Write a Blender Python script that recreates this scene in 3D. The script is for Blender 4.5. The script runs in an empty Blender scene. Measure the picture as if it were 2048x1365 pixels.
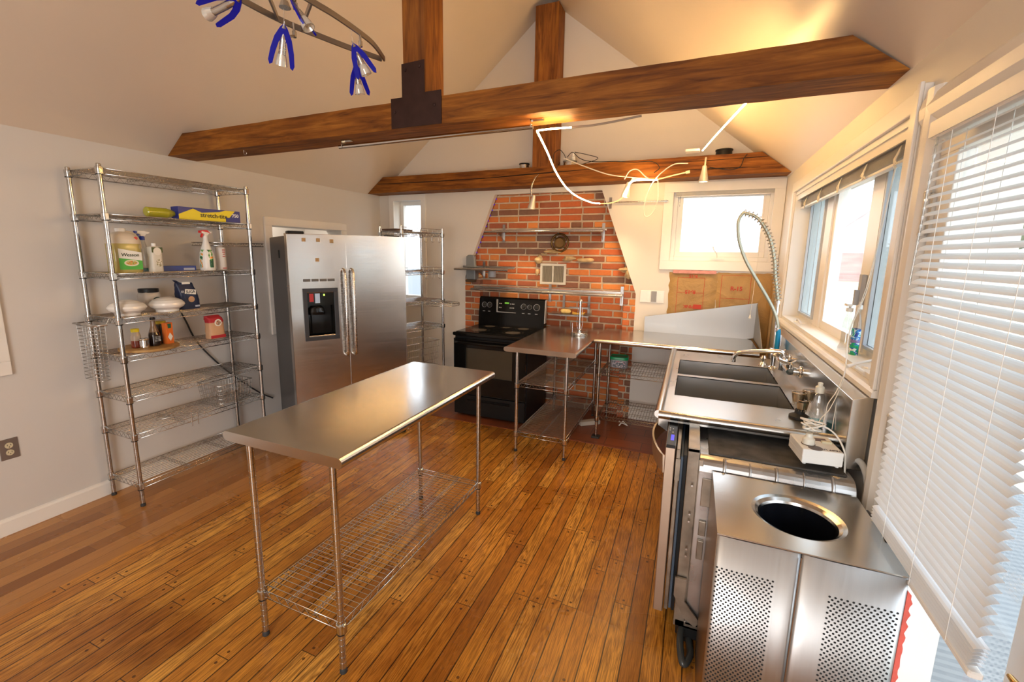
import bpy, bmesh, math, random
from mathutils import Vector, Matrix
random.seed(7)
PI = math.pi
sc = bpy.context.scene
C = sc.collection
# ---------------------------------------------------------------- camera
f_px, cam_h, yaw, pitch, roll = 890.358, 1.5678, 0.404521, 0.16866, 0.013258
cy_, sy_ = math.cos(yaw), math.sin(yaw)
fw = Vector((-sy_*math.cos(pitch), cy_*math.cos(pitch), -math.sin(pitch)))
rt = Vector((cy_, sy_, 0)); up = rt.cross(fw)
r2 = rt*math.cos(roll)+up*math.sin(roll); u2 = -rt*math.sin(roll)+up*math.cos(roll)
cd = bpy.data.cameras.new('camera'); cam = bpy.data.objects.new('camera', cd); C.objects.link(cam)
cd.sensor_width = 36; cd.lens = f_px*36/2048; cd.clip_start = .02; cd.clip_end = 300
cd.shift_x = 20.2/2048; cd.shift_y = -21.38/2048
m = Matrix((( r2.x, u2.x, -fw.x), (r2.y, u2.y, -fw.y), (r2.z, u2.z, -fw.z))).to_4x4()
m.translation = (0, 0, cam_h); cam.matrix_world = m
sc.camera = cam
# ---------------------------------------------------------------- world and light
sc.view_settings.view_transform = 'Standard'; sc.view_settings.look = 'None'
sc.view_settings.gamma = 1; sc.view_settings.use_curve_mapping = False
sc.view_settings.exposure = EXPOSURE = .5
w = bpy.data.worlds.new('overcast_sky'); sc.world = w; w.use_nodes = True
nt = w.node_tree; bg = nt.nodes['Background']
tc = nt.nodes.new('ShaderNodeTexCoord'); sp = nt.nodes.new('ShaderNodeSeparateXYZ'); rp = nt.nodes.new('ShaderNodeValToRGB')
nt.links.new(tc.outputs['Generated'], sp.inputs[0]); nt.links.new(sp.outputs[2], rp.inputs[0]); nt.links.new(rp.outputs[0], bg.inputs[0])
rp.color_ramp.elements[0].position = .0; rp.color_ramp.elements[0].color = (.95, .97, 1, 1)
rp.color_ramp.elements[1].position = .6; rp.color_ramp.elements[1].color = (.82, .91, 1, 1)
bg.inputs[1].default_value = 3.4

def area(name, loc, target, sx, sy, power, col, portal=False):
    l = bpy.data.lights.new(name, 'AREA'); l.shape = 'RECTANGLE'; l.size = sx; l.size_y = sy; l.energy = power; l.color = col
    o = bpy.data.objects.new(name, l); C.objects.link(o); o.location = loc
    o.rotation_euler = (Vector(target)-Vector(loc)).to_track_quat('-Z', 'Y').to_euler()
    if portal: l.cycles.is_portal = True
    return o
area('portal_sink_window', (.80, 2.85, 1.6), (-3, 2.85, 1.6), 1.9, .9, 1, (1, 1, 1), True)
area('portal_glass_door', (.70, 1.3, 1.1), (-3, 1.3, 1.1), .7, 1.8, 1, (1, 1, 1), True)
area('portal_back_window', (.18, 4.45, 1.84), (.18, 0, 1.84), .7, .6, 1, (1, 1, 1), True)
area('portal_narrow_window', (-2.98, 4.47, 1.6), (-2.98, 0, 1.6), .34, 1.1, 1, (1, 1, 1), True)
# interior fill added behind the camera
area('rear_fill_large', (-.45, -2.5, 1.25), (-1.3, 2.5, 1.45), 1.9, 2.2, 80, (.97, .985, 1))
area('rear_fill_high', (-.9, -1.2, 2.9), (-1.6, -.3, 0), 1.0, .8, 12, (1, .86, .70))
area('next_room_fill', (-3.95, 3.2, 2.15), (-3.95, 3.2, 0), .4, .6, 7, (1, .88, .75))  # unseen fill light added to brighten the wall opening behind the refrigerator
# ---------------------------------------------------------------- materials
def nn(t, k): return t.nodes.new('ShaderNode'+k)
def lk(t, a, b): t.links.new(a, b)
def mathn(t, op, a, b=None, c=None):
    n = nn(t, 'Math'); n.operation = op
    for i, v in enumerate((a, b, c)):
        if v is None: continue
        if isinstance(v, (int, float)): n.inputs[i].default_value = v
        else: lk(t, v, n.inputs[i])
    return n.outputs[0]
def mixc(t, f, a, b, mode='MIX'):
    n = nn(t, 'Mix'); n.data_type = 'RGBA'; n.blend_type = mode
    for s, v in ((n.inputs[0], f), (n.inputs[6], a), (n.inputs[7], b)):
        if isinstance(v, (int, float)): s.default_value = v
        elif isinstance(v, tuple): s.default_value = (*v[:3], 1)
        else: lk(t, v, s)
    return n.outputs[2]
def base(name):
    m = bpy.data.materials.new(name); m.use_nodes = True; t = m.node_tree
    return m, t, t.nodes['Principled BSDF']
def noise(t, vec, scale, detail=3, rough=.5, dist=0):
    n = nn(t, 'TexNoise'); n.inputs['Scale'].default_value = scale; n.inputs['Detail'].default_value = detail
    n.inputs['Roughness'].default_value = rough; n.inputs['Distortion'].default_value = dist
    if vec is not None: lk(t, vec, n.inputs['Vector'])
    return n.outputs[0]
def coords(t, scale=(1, 1, 1), kind='Object'):
    c = nn(t, 'TexCoord'); mp = nn(t, 'Mapping'); mp.inputs['Scale'].default_value = scale
    lk(t, c.outputs[kind], mp.inputs[0]); return mp.outputs[0]
def bump(t, b, h, strength, dist=.002):
    n = nn(t, 'Bump'); n.inputs['Strength'].default_value = strength; n.inputs['Distance'].default_value = dist
    lk(t, h, n.inputs['Height']); lk(t, n.outputs[0], b.inputs['Normal'])
MATS = {}
def M(name, col, rough=.5, metal=0, var=.08, scale=8, bmp=0, bscale=60, stretch=(1, 1, 1), spec=.5, trans=0, ior=1.45, emit=None, es=0, coat=0, rvar=0):
    if name in MATS: return MATS[name]
    m, t, b = base(name)
    v = coords(t, stretch); n = noise(t, v, scale, 4)
    dark = tuple(c*(1-var*2) for c in col); lite = tuple(min(1, c*(1+var)) for c in col)
    lk(t, mixc(t, n, dark, lite), b.inputs['Base Color'])
    b.inputs['Metallic'].default_value = metal; b.inputs['IOR'].default_value = ior
    b.inputs['Specular IOR Level'].default_value = spec
    if rvar: lk(t, mathn(t, 'MULTIPLY_ADD', n, rvar, rough-rvar/2), b.inputs['Roughness'])
    else: b.inputs['Roughness'].default_value = rough
    if bmp: bump(t, b, noise(t, v, bscale, 3), bmp)
    if trans: b.inputs['Transmission Weight'].default_value = trans
    if coat: b.inputs['Coat Weight'].default_value = coat; b.inputs['Coat Roughness'].default_value = .08
    if emit: b.inputs['Emission Color'].default_value = (*emit, 1); b.inputs['Emission Strength'].default_value = es
    MATS[name] = m; return m
STEEL = M('brushed_steel', (.62, .60, .57), .27, 1, .05, 3, .12, 30, (1, 40, 40), rvar=.16)
STEELY = M('brushed_steel_sheet', (.60, .585, .56), .21, 1, .10, 2.2, .05, 16, (1, .9, .9), rvar=.22)
FRIDGE = M('fridge_steel', (.60, .575, .55), .22, 1, .04, 1.5, .06, 6, (1.5, 1.5, 60), rvar=.12)
BINST = M('bin_steel', (.51, .505, .50), .42, 1, .05, 2, .06, 14, (60, 60, 1), rvar=.14)
CHROME = M('chrome_wire', (.58, .565, .54), .14, 1, .04, 20)
CHROMEB = M('bright_chrome', (.8, .8, .8), .08, 1, .03, 20)
DSTEEL = M('worn_steel', (.50, .48, .46), .32, 1, .25, 9, .2, 20, rvar=.3)
WHITE = M('white_gloss_paint', (.80, .765, .71), .3, 0, .03, 6, .05, 20)
WHITEP = M('white_plastic', (.82, .81, .78), .35, 0, .03, 12)
WALL = M('wall_paint', (.63, .60, .565), .5, 0, .025, 2.5, .10, 90)
WALLB = M('wall_paint_cream', (.72, .67, .60), .45, 0, .03, 2.5, .10, 90)
CEIL = M('ceiling_paint', (.70, .60, .49), .33, 0, .04, 1.4, .08, 12)
BLACK = M('black_plastic', (.012, .012, .012), .4, 0, .1, 12, spec=.3)
BGLOSS = M('black_gloss', (.006, .006, .006), .12, 0, .1, 8, spec=.35)
RUBBER = M('black_rubber', (.03, .03, .03), .7, 0, .1, 20)
CORDW = M('white_cord', (.80, .76, .68), .5, 0, .08, 20)
def glass_mat(name, tint=(.96, .98, 1), refl=.08):
    m = bpy.data.materials.new(name); m.use_nodes = True; t = m.node_tree; t.nodes.clear()
    o = nn(t, 'OutputMaterial'); mx = nn(t, 'MixShader'); tr = nn(t, 'BsdfTransparent'); g = nn(t, 'BsdfGlossy')
    n = noise(t, coords(t), 2, 2)
    tr.inputs[0].default_value = (*tint, 1); g.inputs['Roughness'].default_value = .02
    lk(t, mathn(t, 'MULTIPLY_ADD', n, .02, refl-.01), mx.inputs[0])
    lk(t, tr.outputs[0], mx.inputs[1]); lk(t, g.outputs[0], mx.inputs[2]); lk(t, mx.outputs[0], o.inputs[0])
    MATS[name] = m; return m
GLASS = glass_mat('window_glass')
CLEARP = glass_mat('clear_plastic', (.86, .88, .88), .16)
def wood_mat(name, dark, mid, lite, axis='X', rough=.45, sc_=1.0):
    m, t, b = base(name)
    s = {'X': (1.2, 14, 14), 'Y': (14, 1.2, 14), 'Z': (14, 14, 1.2)}[axis]
    v = coords(t, s)
    n1 = noise(t, v, 2.2*sc_, 6, .6, .8); n2 = noise(t, coords(t), 2.5, 3); n3 = noise(t, v, 9*sc_, 5, .7, .3)
    rp = nn(t, 'ValToRGB'); lk(t, n1, rp.inputs[0])
    rp.color_ramp.elements[0].position = .32; rp.color_ramp.elements[0].color = (*dark, 1)
    rp.color_ramp.elements[1].position = .68; rp.color_ramp.elements[1].color = (*lite, 1)
    e = rp.color_ramp.elements.new(.5); e.color = (*mid, 1)
    c = mixc(t, mathn(t, 'MULTIPLY', n3, .5), rp.outputs[0], dark)
    rq = nn(t, 'ValToRGB'); lk(t, n2, rq.inputs[0]); rq.color_ramp.elements[0].position = .3; rq.color_ramp.elements[1].position = .7
    rq.color_ramp.elements[0].color = (.62, .55, .5, 1); rq.color_ramp.elements[1].color = (1, 1, 1, 1)
    lk(t, mixc(t, 1.0, c, rq.outputs[0], 'MULTIPLY'), b.inputs['Base Color'])
    lk(t, mathn(t, 'MULTIPLY_ADD', n3, .25, rough-.1), b.inputs['Roughness'])
    b.inputs['Specular IOR Level'].default_value = .25
    bump(t, b, n3, .25, .003); MATS[name] = m; return m
BEAM = wood_mat('stained_beam_wood', (.10, .030, .004), (.29, .098, .010), (.46, .18, .024), 'X', .6)
POSTW = wood_mat('stained_post_wood', (.14, .044, .008), (.32, .115, .02), (.48, .19, .026), 'Z', .6)
def floor_mat():
    m, t, b = base('oak_plank_floor')
    geo = nn(t, 'NewGeometry'); s = nn(t, 'SeparateXYZ'); lk(t, geo.outputs['Position'], s.inputs[0])
    x, y = s.outputs[0], s.outputs[1]; W = .0735
    u = mathn(t, 'DIVIDE', x, W); row = mathn(t, 'FLOOR', u); fu = mathn(t, 'FRACT', u)
    wn = nn(t, 'TexWhiteNoise'); wn.noise_dimensions = '1D'; lk(t, row, wn.inputs['W'])
    rr = wn.outputs['Value']
    wn2 = nn(t, 'TexWhiteNoise'); wn2.noise_dimensions = '1D'; lk(t, mathn(t, 'ADD', row, 31.7), wn2.inputs['W'])
    L = mathn(t, 'MULTIPLY_ADD', wn2.outputs['Value'], .5, .5)
    v = mathn(t, 'ADD', mathn(t, 'DIVIDE', y, L), mathn(t, 'MULTIPLY', rr, 9.0))
    cell = mathn(t, 'FLOOR', v); fv = mathn(t, 'FRACT', v)
    cb = nn(t, 'CombineXYZ'); lk(t, row, cb.inputs[0]); lk(t, cell, cb.inputs[1])
    wp = nn(t, 'TexWhiteNoise'); wp.noise_dimensions = '2D'; lk(t, cb.outputs[0], wp.inputs['Vector'])
    pr = wp.outputs['Value']
    ramp = nn(t, 'ValToRGB'); lk(t, pr, ramp.inputs[0]); el = ramp.color_ramp.elements
    el[0].position = 0; el[0].color = (.42, .155, .020, 1); el[1].position = 1; el[1].color = (.92, .49, .095, 1)
    for p, c in ((.12, (.60, .245, .030, 1)), (.42, (.70, .305, .040, 1)), (.7, (.80, .375, .055, 1))):
        e = el.new(p); e.color = c
    # grain
    g = nn(t, 'CombineXYZ'); off = mathn(t, 'MULTIPLY', pr, 37.0)
    lk(t, mathn(t, 'MULTIPLY_ADD', x, 26.0, off), g.inputs[0]); lk(t, mathn(t, 'MULTIPLY_ADD', y, 1.6, off), g.inputs[1])
    n1 = noise(t, g.outputs[0], 1.0, 3, .5, .6)
    rings = mathn(t, 'FRACT', mathn(t, 'MULTIPLY', n1, 9.0))
    rings = mathn(t, 'POWER', mathn(t, 'ABSOLUTE', mathn(t, 'MULTIPLY_ADD', rings, 2.0, -1.0)), 1.6)
    g2 = nn(t, 'CombineXYZ'); lk(t, mathn(t, 'MULTIPLY_ADD', x, 420.0, off), g2.inputs[0]); lk(t, mathn(t, 'MULTIPLY', y, 9.0), g2.inputs[1])
    fine = noise(t, g2.outputs[0], 1.0, 2, .6)
    c = mixc(t, mathn(t, 'MULTIPLY', rings, mathn(t, 'MULTIPLY_ADD', pr, .35, .45)), ramp.outputs[0], (.19, .062, .010))
    c = mixc(t, mathn(t, 'MULTIPLY', mathn(t, 'GREATER_THAN', fine, .54), .42), c, (.10, .035, .008))
    # traffic stains and wear patches
    st = noise(t, geo.outputs['Position'], 1.3, 5, .6, .4)
    rs = nn(t, 'ValToRGB'); lk(t, st, rs.inputs[0]); rs.color_ramp.elements[0].position = .36; rs.color_ramp.elements[1].position = .60
    rs.color_ramp.elements[0].color = (.60, .50, .44, 1); rs.color_ramp.elements[1].color = (1, 1, 1, 1)
    c = mixc(t, 1.0, c, rs.outputs[0], 'MULTIPLY')
    # seams, butt joints, pegs
    e1 = mathn(t, 'MINIMUM', fu, mathn(t, 'SUBTRACT', 1.0, fu)); seam = mathn(t, 'LESS_THAN', e1, .034)
    dl = mathn(t, 'MULTIPLY', mathn(t, 'MINIMUM', fv, mathn(t, 'SUBTRACT', 1.0, fv)), L)
    joint = mathn(t, 'LESS_THAN', dl, .0016)
    du = mathn(t, 'MULTIPLY', mathn(t, 'SUBTRACT', fu, .5), W)
    dd = mathn(t, 'SQRT', mathn(t, 'ADD', mathn(t, 'POWER', du, 2.0), mathn(t, 'POWER', mathn(t, 'SUBTRACT', dl, .026), 2.0)))
    peg = mathn(t, 'LESS_THAN', dd, .006)
    c = mixc(t, mathn(t, 'MULTIPLY', peg, .85), c, (.05, .016, .006))
    gap = mathn(t, 'MAXIMUM', seam, joint)
    c = mixc(t, mathn(t, 'MULTIPLY', gap, .9), c, (.02, .008, .004))
    # newer, smoother unpegged boards along the grey wall
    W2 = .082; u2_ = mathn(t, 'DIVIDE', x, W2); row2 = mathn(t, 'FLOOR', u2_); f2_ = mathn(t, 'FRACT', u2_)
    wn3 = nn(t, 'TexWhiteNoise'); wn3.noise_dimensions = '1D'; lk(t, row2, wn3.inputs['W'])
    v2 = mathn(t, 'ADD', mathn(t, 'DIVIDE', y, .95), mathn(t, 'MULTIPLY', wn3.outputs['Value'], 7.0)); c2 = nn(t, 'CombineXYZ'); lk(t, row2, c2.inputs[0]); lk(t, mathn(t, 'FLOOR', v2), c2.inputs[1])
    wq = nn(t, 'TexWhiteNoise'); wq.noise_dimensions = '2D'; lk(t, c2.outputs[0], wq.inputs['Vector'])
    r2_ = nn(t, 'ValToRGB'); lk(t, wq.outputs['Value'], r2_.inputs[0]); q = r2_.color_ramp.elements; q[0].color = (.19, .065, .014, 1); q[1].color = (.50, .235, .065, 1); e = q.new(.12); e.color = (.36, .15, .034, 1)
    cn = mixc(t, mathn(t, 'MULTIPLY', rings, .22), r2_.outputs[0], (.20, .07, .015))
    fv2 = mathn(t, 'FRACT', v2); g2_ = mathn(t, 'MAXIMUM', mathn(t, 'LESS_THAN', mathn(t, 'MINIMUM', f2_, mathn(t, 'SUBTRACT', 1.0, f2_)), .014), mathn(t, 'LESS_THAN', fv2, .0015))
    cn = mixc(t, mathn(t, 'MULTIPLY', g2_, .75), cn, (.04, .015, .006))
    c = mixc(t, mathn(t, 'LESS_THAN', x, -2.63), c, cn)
    lk(t, c, b.inputs['Base Color'])
    lk(t, mathn(t, 'MULTIPLY_ADD', st, .26, .15), b.inputs['Roughness'])
    h = mathn(t, 'SUBTRACT', mathn(t, 'MULTIPLY', fine, .12), gap)
    bump(t, b, h, .35, .0015)
    return m
FLOOR = floor_mat()
def vcol_mat(name, rough=.85, bmp=.6):
    m, t, b = base(name); a = nn(t, 'Attribute'); a.attribute_name = 'tone'
    v = coords(t); n = noise(t, v, 40, 5, .65); n2 = noise(t, v, 9, 3)
    c = mixc(t, mathn(t, 'MULTIPLY', n2, .45), a.outputs['Color'], mixc(t, n, (.20, .08, .035), (.66, .34, .15)))
    lk(t, c, b.inputs['Base Color']); b.inputs['Roughness'].default_value = rough; bump(t, b, n, bmp, .004); return m
BRICK = vcol_mat('rough_red_brick')
MORTAR = M('lime_mortar', (.62, .50, .36), .9, 0, .25, 14, .6, 60)
# ---------------------------------------------------------------- mesh builder
class MB:
    def __init__(s): s.v = []; s.f = []; s.mi = []; s.sm = []; s.col = {}
    def add(s, vs, fs, mi=0, smooth=False, tone=None):
        o = len(s.v); s.v += [tuple(v) for v in vs]
        for f in fs:
            if tone is not None: s.col[len(s.f)] = tone
            s.f.append([i+o for i in f]); s.mi.append(mi); s.sm.append(smooth)
        return s
    def box(s, lo, hi, mi=0, M_=None, tone=None, ch=0):
        (a, b, c), (d, e, f) = lo, hi
        if ch:
            k = ch; vs = []
            for z, q in ((c, k), (c+k, 0), (f-k, 0), (f, k)):
                vs += [(a+k+q, b+q, z), (d-k-q, b+q, z), (d-q, b+k+q, z), (d-q, e-k-q, z), (d-k-q, e-q, z), (a+k+q, e-q, z), (a+q, e-k-q, z), (a+q, b+k+q, z)]
            fs = [[7, 6, 5, 4, 3, 2, 1, 0], [24, 25, 26, 27, 28, 29, 30, 31]]
            for r in range(3):
                for i in range(8): fs.append([r*8+i, r*8+(i+1) % 8, r*8+8+(i+1) % 8, r*8+8+i])
        else:
            vs = [(a, b, c), (d, b, c), (d, e, c), (a, e, c), (a, b, f), (d, b, f), (d, e, f), (a, e, f)]
            fs = [[3, 2, 1, 0], [4, 5, 6, 7], [0, 1, 5, 4], [1, 2, 6, 5], [2, 3, 7, 6], [3, 0, 4, 7]]
        if M_: vs = [M_ @ Vector(v) for v in vs]
        return s.add(vs, fs, mi, False, tone)
    def cbox(s, c, d, mi=0, rot=None, ch=0, tone=None):
        Mx = Matrix.Translation(c) @ (rot.to_4x4() if rot else Matrix())
        return s.box((-d[0]/2, -d[1]/2, -d[2]/2), (d[0]/2, d[1]/2, d[2]/2), mi, Mx, tone, ch)
    def prism(s, poly, ax, a, b, mi=0, M_=None):
        """poly in the two other axes, extruded along ax from a to b"""
        def P(p, h):
            return {'z': (p[0], p[1], h), 'y': (p[0], h, p[1]), 'x': (h, p[0], p[1])}[ax]
        n = len(poly); vs = [P(p, a) for p in poly]+[P(p, b) for p in poly]
        if M_: vs = [M_ @ Vector(v) for v in vs]
        fs = [list(range(n))[::-1], list(range(n, 2*n))]+[[i, (i+1) % n, n+(i+1) % n, n+i] for i in range(n)]
        return s.add(vs, fs, mi)
    def tube(s, pts, r, n=8, mi=0, closed=False, caps=True):
        P = [Vector(p) for p in pts]; k = len(P); rs = r if isinstance(r, (list, tuple)) else [r]*k
        vs = []; ref = None
        for i in range(k):
            if closed: d = P[(i+1) % k]-P[i-1]
            else: d = P[min(i+1, k-1)]-P[max(i-1, 0)]
            d.normalize()
            if ref is None:
                ref = Vector((0, 0, 1)) if abs(d.z) < .9 else Vector((1, 0, 0))
            a = ref-d*ref.dot(d)
            if a.length < 1e-4: a = d.orthogonal()
            a.normalize(); ref = a; b_ = d.cross(a)
            for j in range(n):
                t = 2*PI*j/n; vs.append(P[i]+(a*math.cos(t)+b_*math.sin(t))*rs[i])
        fs = []
        for i in range(k if closed else k-1):
            i2 = (i+1) % k
            for j in range(n): fs.append([i*n+j, i*n+(j+1) % n, i2*n+(j+1) % n, i2*n+j])
        s.add(vs, fs, mi, True)
        if caps and not closed:
            s.add([vs[j] for j in range(n)], [list(range(n))[::-1]], mi); s.add([vs[(k-1)*n+j] for j in range(n)], [list(range(n))], mi)
        return s
    def lathe(s, prof, c=(0, 0, 0), n=24, mi=0, M_=None, smooth=True, sx=1, sy=1, capb=True, capt=True):
        """prof = [(r, z)...] bottom to top, optional third value = material"""
        vs = []
        for p in prof:
            for j in range(n):
                t = 2*PI*j/n; vs.append(Vector((c[0]+p[0]*math.cos(t)*sx, c[1]+p[0]*math.sin(t)*sy, c[2]+p[1])))
        if M_: vs = [M_ @ v for v in vs]
        for i in range(len(prof)-1):
            q = prof[i][2] if len(prof[i]) > 2 else mi
            ring = vs[i*n:(i+2)*n]
            s.add(ring, [[j, (j+1) % n, n+(j+1) % n, n+j] for j in range(n)], q, smooth)
        if capb and prof[0][0] > 1e-6: s.add(vs[:n], [list(range(n))[::-1]], prof[0][2] if len(prof[0]) > 2 else mi)
        if capt and prof[-1][0] > 1e-6: s.add(vs[-n:], [list(range(n))], prof[-1][2] if len(prof[-1]) > 2 else mi)
        return s
    def xf(s, Mx):
        s.v = [tuple(Mx @ Vector(v)) for v in s.v]; return s
    def build(s, name, mat, parent=None, world=False, bev=0, merge=False):
        if world and parent is not None:
            l = parent.location
            if parent.parent: l = l+parent.parent.location
            s.v = [(a-l.x, b-l.y, c-l.z) for a, b, c in s.v]
        me = bpy.data.meshes.new(name); me.from_pydata(s.v, [], s.f)
        mats = mat if isinstance(mat, (list, tuple)) else [mat]
        for q in mats: me.materials.append(q)
        me.polygons.foreach_set('material_index', s.mi); me.polygons.foreach_set('use_smooth', s.sm)
        if s.col:
            ca = me.color_attributes.new('tone', 'FLOAT_COLOR', 'CORNER')
            for i, p in enumerate(me.polygons):
                cc = s.col.get(i, (.5, .5, .5))
                for li in p.loop_indices: ca.data[li].color = (*cc, 1)
        if merge:
            bm = bmesh.new(); bm.from_mesh(me); bmesh.ops.remove_doubles(bm, verts=bm.verts, dist=1e-5); bm.to_mesh(me); bm.free()
        me.update()
        o = bpy.data.objects.new(name, me); C.objects.link(o)
        if parent is not None: o.parent = parent
        if bev:
            md = o.modifiers.new('bevel', 'BEVEL'); md.width = bev; md.segments = 2; md.limit_method = 'ANGLE'; md.angle_limit = .7
        return o
def tag(o, label, cat, group=None, kind=None):
    o['label'] = label
    if cat: o['category'] = cat
    if group: o['group'] = group
    if kind: o['kind'] = kind
    return o
def thing(name, label, cat, loc=(0, 0, 0), rz=0, group=None):
    o = bpy.data.objects.new(name, None); C.objects.link(o); o.location = loc; o.rotation_euler = (0, 0, rz)
    o.empty_display_size = .05
    return tag(o, label, cat, group)
def struct(name, mb, mat, label=None, **k):
    o = mb.build(name, mat, **k); o['kind'] = 'structure'
    if label: o['label'] = label
    return o
def part(o, label): o['label'] = label; return o
def text(s, size, mat, parent, X, Y, loc, name='lettering', ext=.0004, world=False, bold=0, ax='CENTER', sx=1.0):
    cu = bpy.data.curves.new(name, 'FONT'); cu.body = s; cu.size = size; cu.extrude = ext; cu.align_x = ax; cu.align_y = 'CENTER'; cu.offset = bold
    cu.resolution_u = 3
    tmp = bpy.data.objects.new('tmp', cu); C.objects.link(tmp)
    dg = bpy.context.evaluated_depsgraph_get(); me = bpy.data.meshes.new_from_object(tmp.evaluated_get(dg))
    C.objects.unlink(tmp); bpy.data.objects.remove(tmp)
    X = Vector(X).normalized(); Y = Vector(Y).normalized(); Z = X.cross(Y)
    Mx = Matrix((X*sx, Y, Z)).transposed().to_4x4(); Mx.translation = Vector(loc)-(parent.location if world else Vector())
    me.transform(Mx); me.materials.clear(); me.materials.append(mat); me.name = name
    o = bpy.data.objects.new(name, me); C.objects.link(o); o.parent = parent; return o
def arc(c, r, a0, a1, n, plane='xz'):
    out = []
    for i in range(n+1):
        t = a0+(a1-a0)*i/n; p, q = r*math.cos(t), r*math.sin(t)
        out.append({'xz': (c[0]+p, c[1], c[2]+q), 'yz': (c[0], c[1]+p, c[2]+q), 'xy': (c[0]+p, c[1]+q, c[2])}[plane])
    return out
def spline(pts, n=8):
    P = [Vector(p) for p in pts]; P = [P[0]*2-P[1]]+P+[P[-1]*2-P[-2]]; out = []
    for i in range(1, len(P)-2):
        for k in range(n):
            t = k/n; a, b, c, d = P[i-1:i+3]
            out.append(.5*((2*b)+(c-a)*t+(2*a-5*b+4*c-d)*t*t+(3*b-a-3*c+d)*t**3))
    out.append(P[-2]); return out
def copy_tree(o, parent=None):
    c = o.copy(); C.objects.link(c); c.parent = parent
    for ch in list(o.children): copy_tree(ch, c)
    return c
# ================================================================ room shell
from mathutils.geometry import tessellate_polygon
L_, R_, D_, HE, HR, RX = -3.39, .62, 4.30, 2.205, 3.84, -1.385
def holed(mb, outer, holes, ax, a, b, mi=0):
    def P(p, h): return {'y': (p[0], h, p[1]), 'x': (h, p[0], p[1]), 'z': (p[0], p[1], h)}[ax]
    loops = [outer]+holes
    tri = tessellate_polygon([[Vector((p[0], p[1], 0)) for p in l] for l in loops])
    flat = [p for l in loops for p in l]; n = len(flat)
    vs = [P(p, a) for p in flat]+[P(p, b) for p in flat]; fs = []
    for t in tri: fs.append(list(t)); fs.append([i+n for i in t][::-1])
    o = 0
    for l in loops:
        k = len(l)
        for i in range(k): fs.append([o+i, o+(i+1) % k, n+o+(i+1) % k, n+o+i])
        o += k
    mb.add(vs, fs, mi); return mb
def rect(a, b, c, d): return [(a, b), (c, b), (c, d), (a, d)]
struct('floor', MB().box((L_-.2, -2.8, -.12), (R_+.2, 4.6, 0)), FLOOR, 'varnished oak plank floor with dark pegs')
def tile_mat():
    m, t, b = base('hearth_tile'); v = coords(t); br = nn(t, 'TexBrick'); lk(t, v, br.inputs['Vector'])
    br.inputs['Scale'].default_value = 3.2; br.inputs['Mortar Size'].default_value = .012; br.inputs['Brick Width'].default_value = .95; br.inputs['Row Height'].default_value = .5
    br.inputs['Color1'].default_value = (.22, .06, .022, 1); br.inputs['Color2'].default_value = (.30, .085, .03, 1); br.inputs['Mortar'].default_value = (.12, .05, .03, 1)
    lk(t, mixc(t, mathn(t, 'MULTIPLY', noise(t, v, 12, 4), .4), br.outputs[0], (.10, .03, .015)), b.inputs['Base Color']); b.inputs['Roughness'].default_value = .35
    return m
struct('trim_1', MB().box((-2.27, 3.56, .0005), (-.10, 4.372, .006)), tile_mat(), 'dark red tile hearth strip set in the floor below the stove')
wb = MB()
holed(wb, [(L_, 0), (-2.28, 0), (-2.28, 1.33), (-1.94, 2.17), (-.85, 2.17), (-.49, 1.22), (-.49, 0), (R_, 0), (R_, HE), (RX, HR), (L_, HE)],
      [rect(-3.19, 1.04, -2.83, 2.15), rect(-.22, 1.535, .555, 2.16)], 'y', D_, D_+.06)
holed(wb, [(L_, 0), (-2.36, 0), (-2.36, 2.23), (-.40, 2.23), (-.40, 0), (R_, 0), (R_, HE), (RX, HR), (L_, HE)],
      [rect(-3.19, 1.04, -2.83, 2.15), rect(-.22, 1.535, .555, 2.16)], 'y', D_+.06, D_+.20)
struct('wall_back', wb, WALLB, 'cream painted gable wall around the brick chimney')
wl = MB(); holed(wl, rect(-2.8, 0, 4.5, HE), [rect(2.82, .91, 3.66, 1.79)], 'x', L_, L_-.2)
wl.box((-4.3, 2.5, .5), (-4.25, 4.0, 2.2)); wl.box((-4.3, 2.5, .45), (-3.5, 4, .5)); wl.box((-4.3, 2.5, 2.2), (-3.5, 4, 2.25)); wl.box((-4.3, 2.45, .45), (-3.5, 2.5, 2.25)); wl.box((-4.3, 4.0, .45), (-3.5, 4.05, 2.25))
struct('wall_left', wl, WALL, 'grey painted wall behind the wire rack and refrigerator')
wr = MB(); holed(wr, [(-2.8, 0), (.90, 0), (.90, 1.99), (1.72, 1.99), (1.72, 0), (4.5, 0), (4.5, HE), (-2.8, HE)], [rect(1.93, 1.13, 3.86, 2.035)], 'x', R_, R_+.2)
struct('wall_right', wr, WALLB, 'cream painted wall with the sink window and glass door')
wf = MB(); holed(wf, [(L_, 0), (R_, 0), (R_, HE), (RX, HR), (L_, HE)], [], 'y', -2.6, -2.8)
struct('wall_front', wf, WALL, 'wall behind the viewer')
def slope(x0, z0, x1, z1, th):
    dx, dz = x1-x0, z1-z0; l = math.hypot(dx, dz); n = (-dz/l*th, dx/l*th)
    if n[1] < 0: n = (-n[0], -n[1])
    return [(x0, z0), (x1, z1), (x1+n[0], z1+n[1]), (x0+n[0], z0+n[1])]
k = (HR-HE)/(RX-L_)
struct('ceiling', MB().prism(slope(L_-.25, HE-.25*k, RX, HR, .15), 'y', -2.8, 4.5).prism(slope(R_+.25, HE-.25*k, RX, HR, .15), 'y', -2.8, 4.5), CEIL, 'vaulted ceiling of two painted slopes meeting at a ridge')
bbp = [(0, 0), (.016, 0), (.016, .078), (.010, .090), (0, .094)]
struct('baseboard_left', MB().prism([(L_+a, b) for a, b in bbp], 'y', -2.6, 4.3), WHITE, 'white baseboard under the grey wall')
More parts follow.
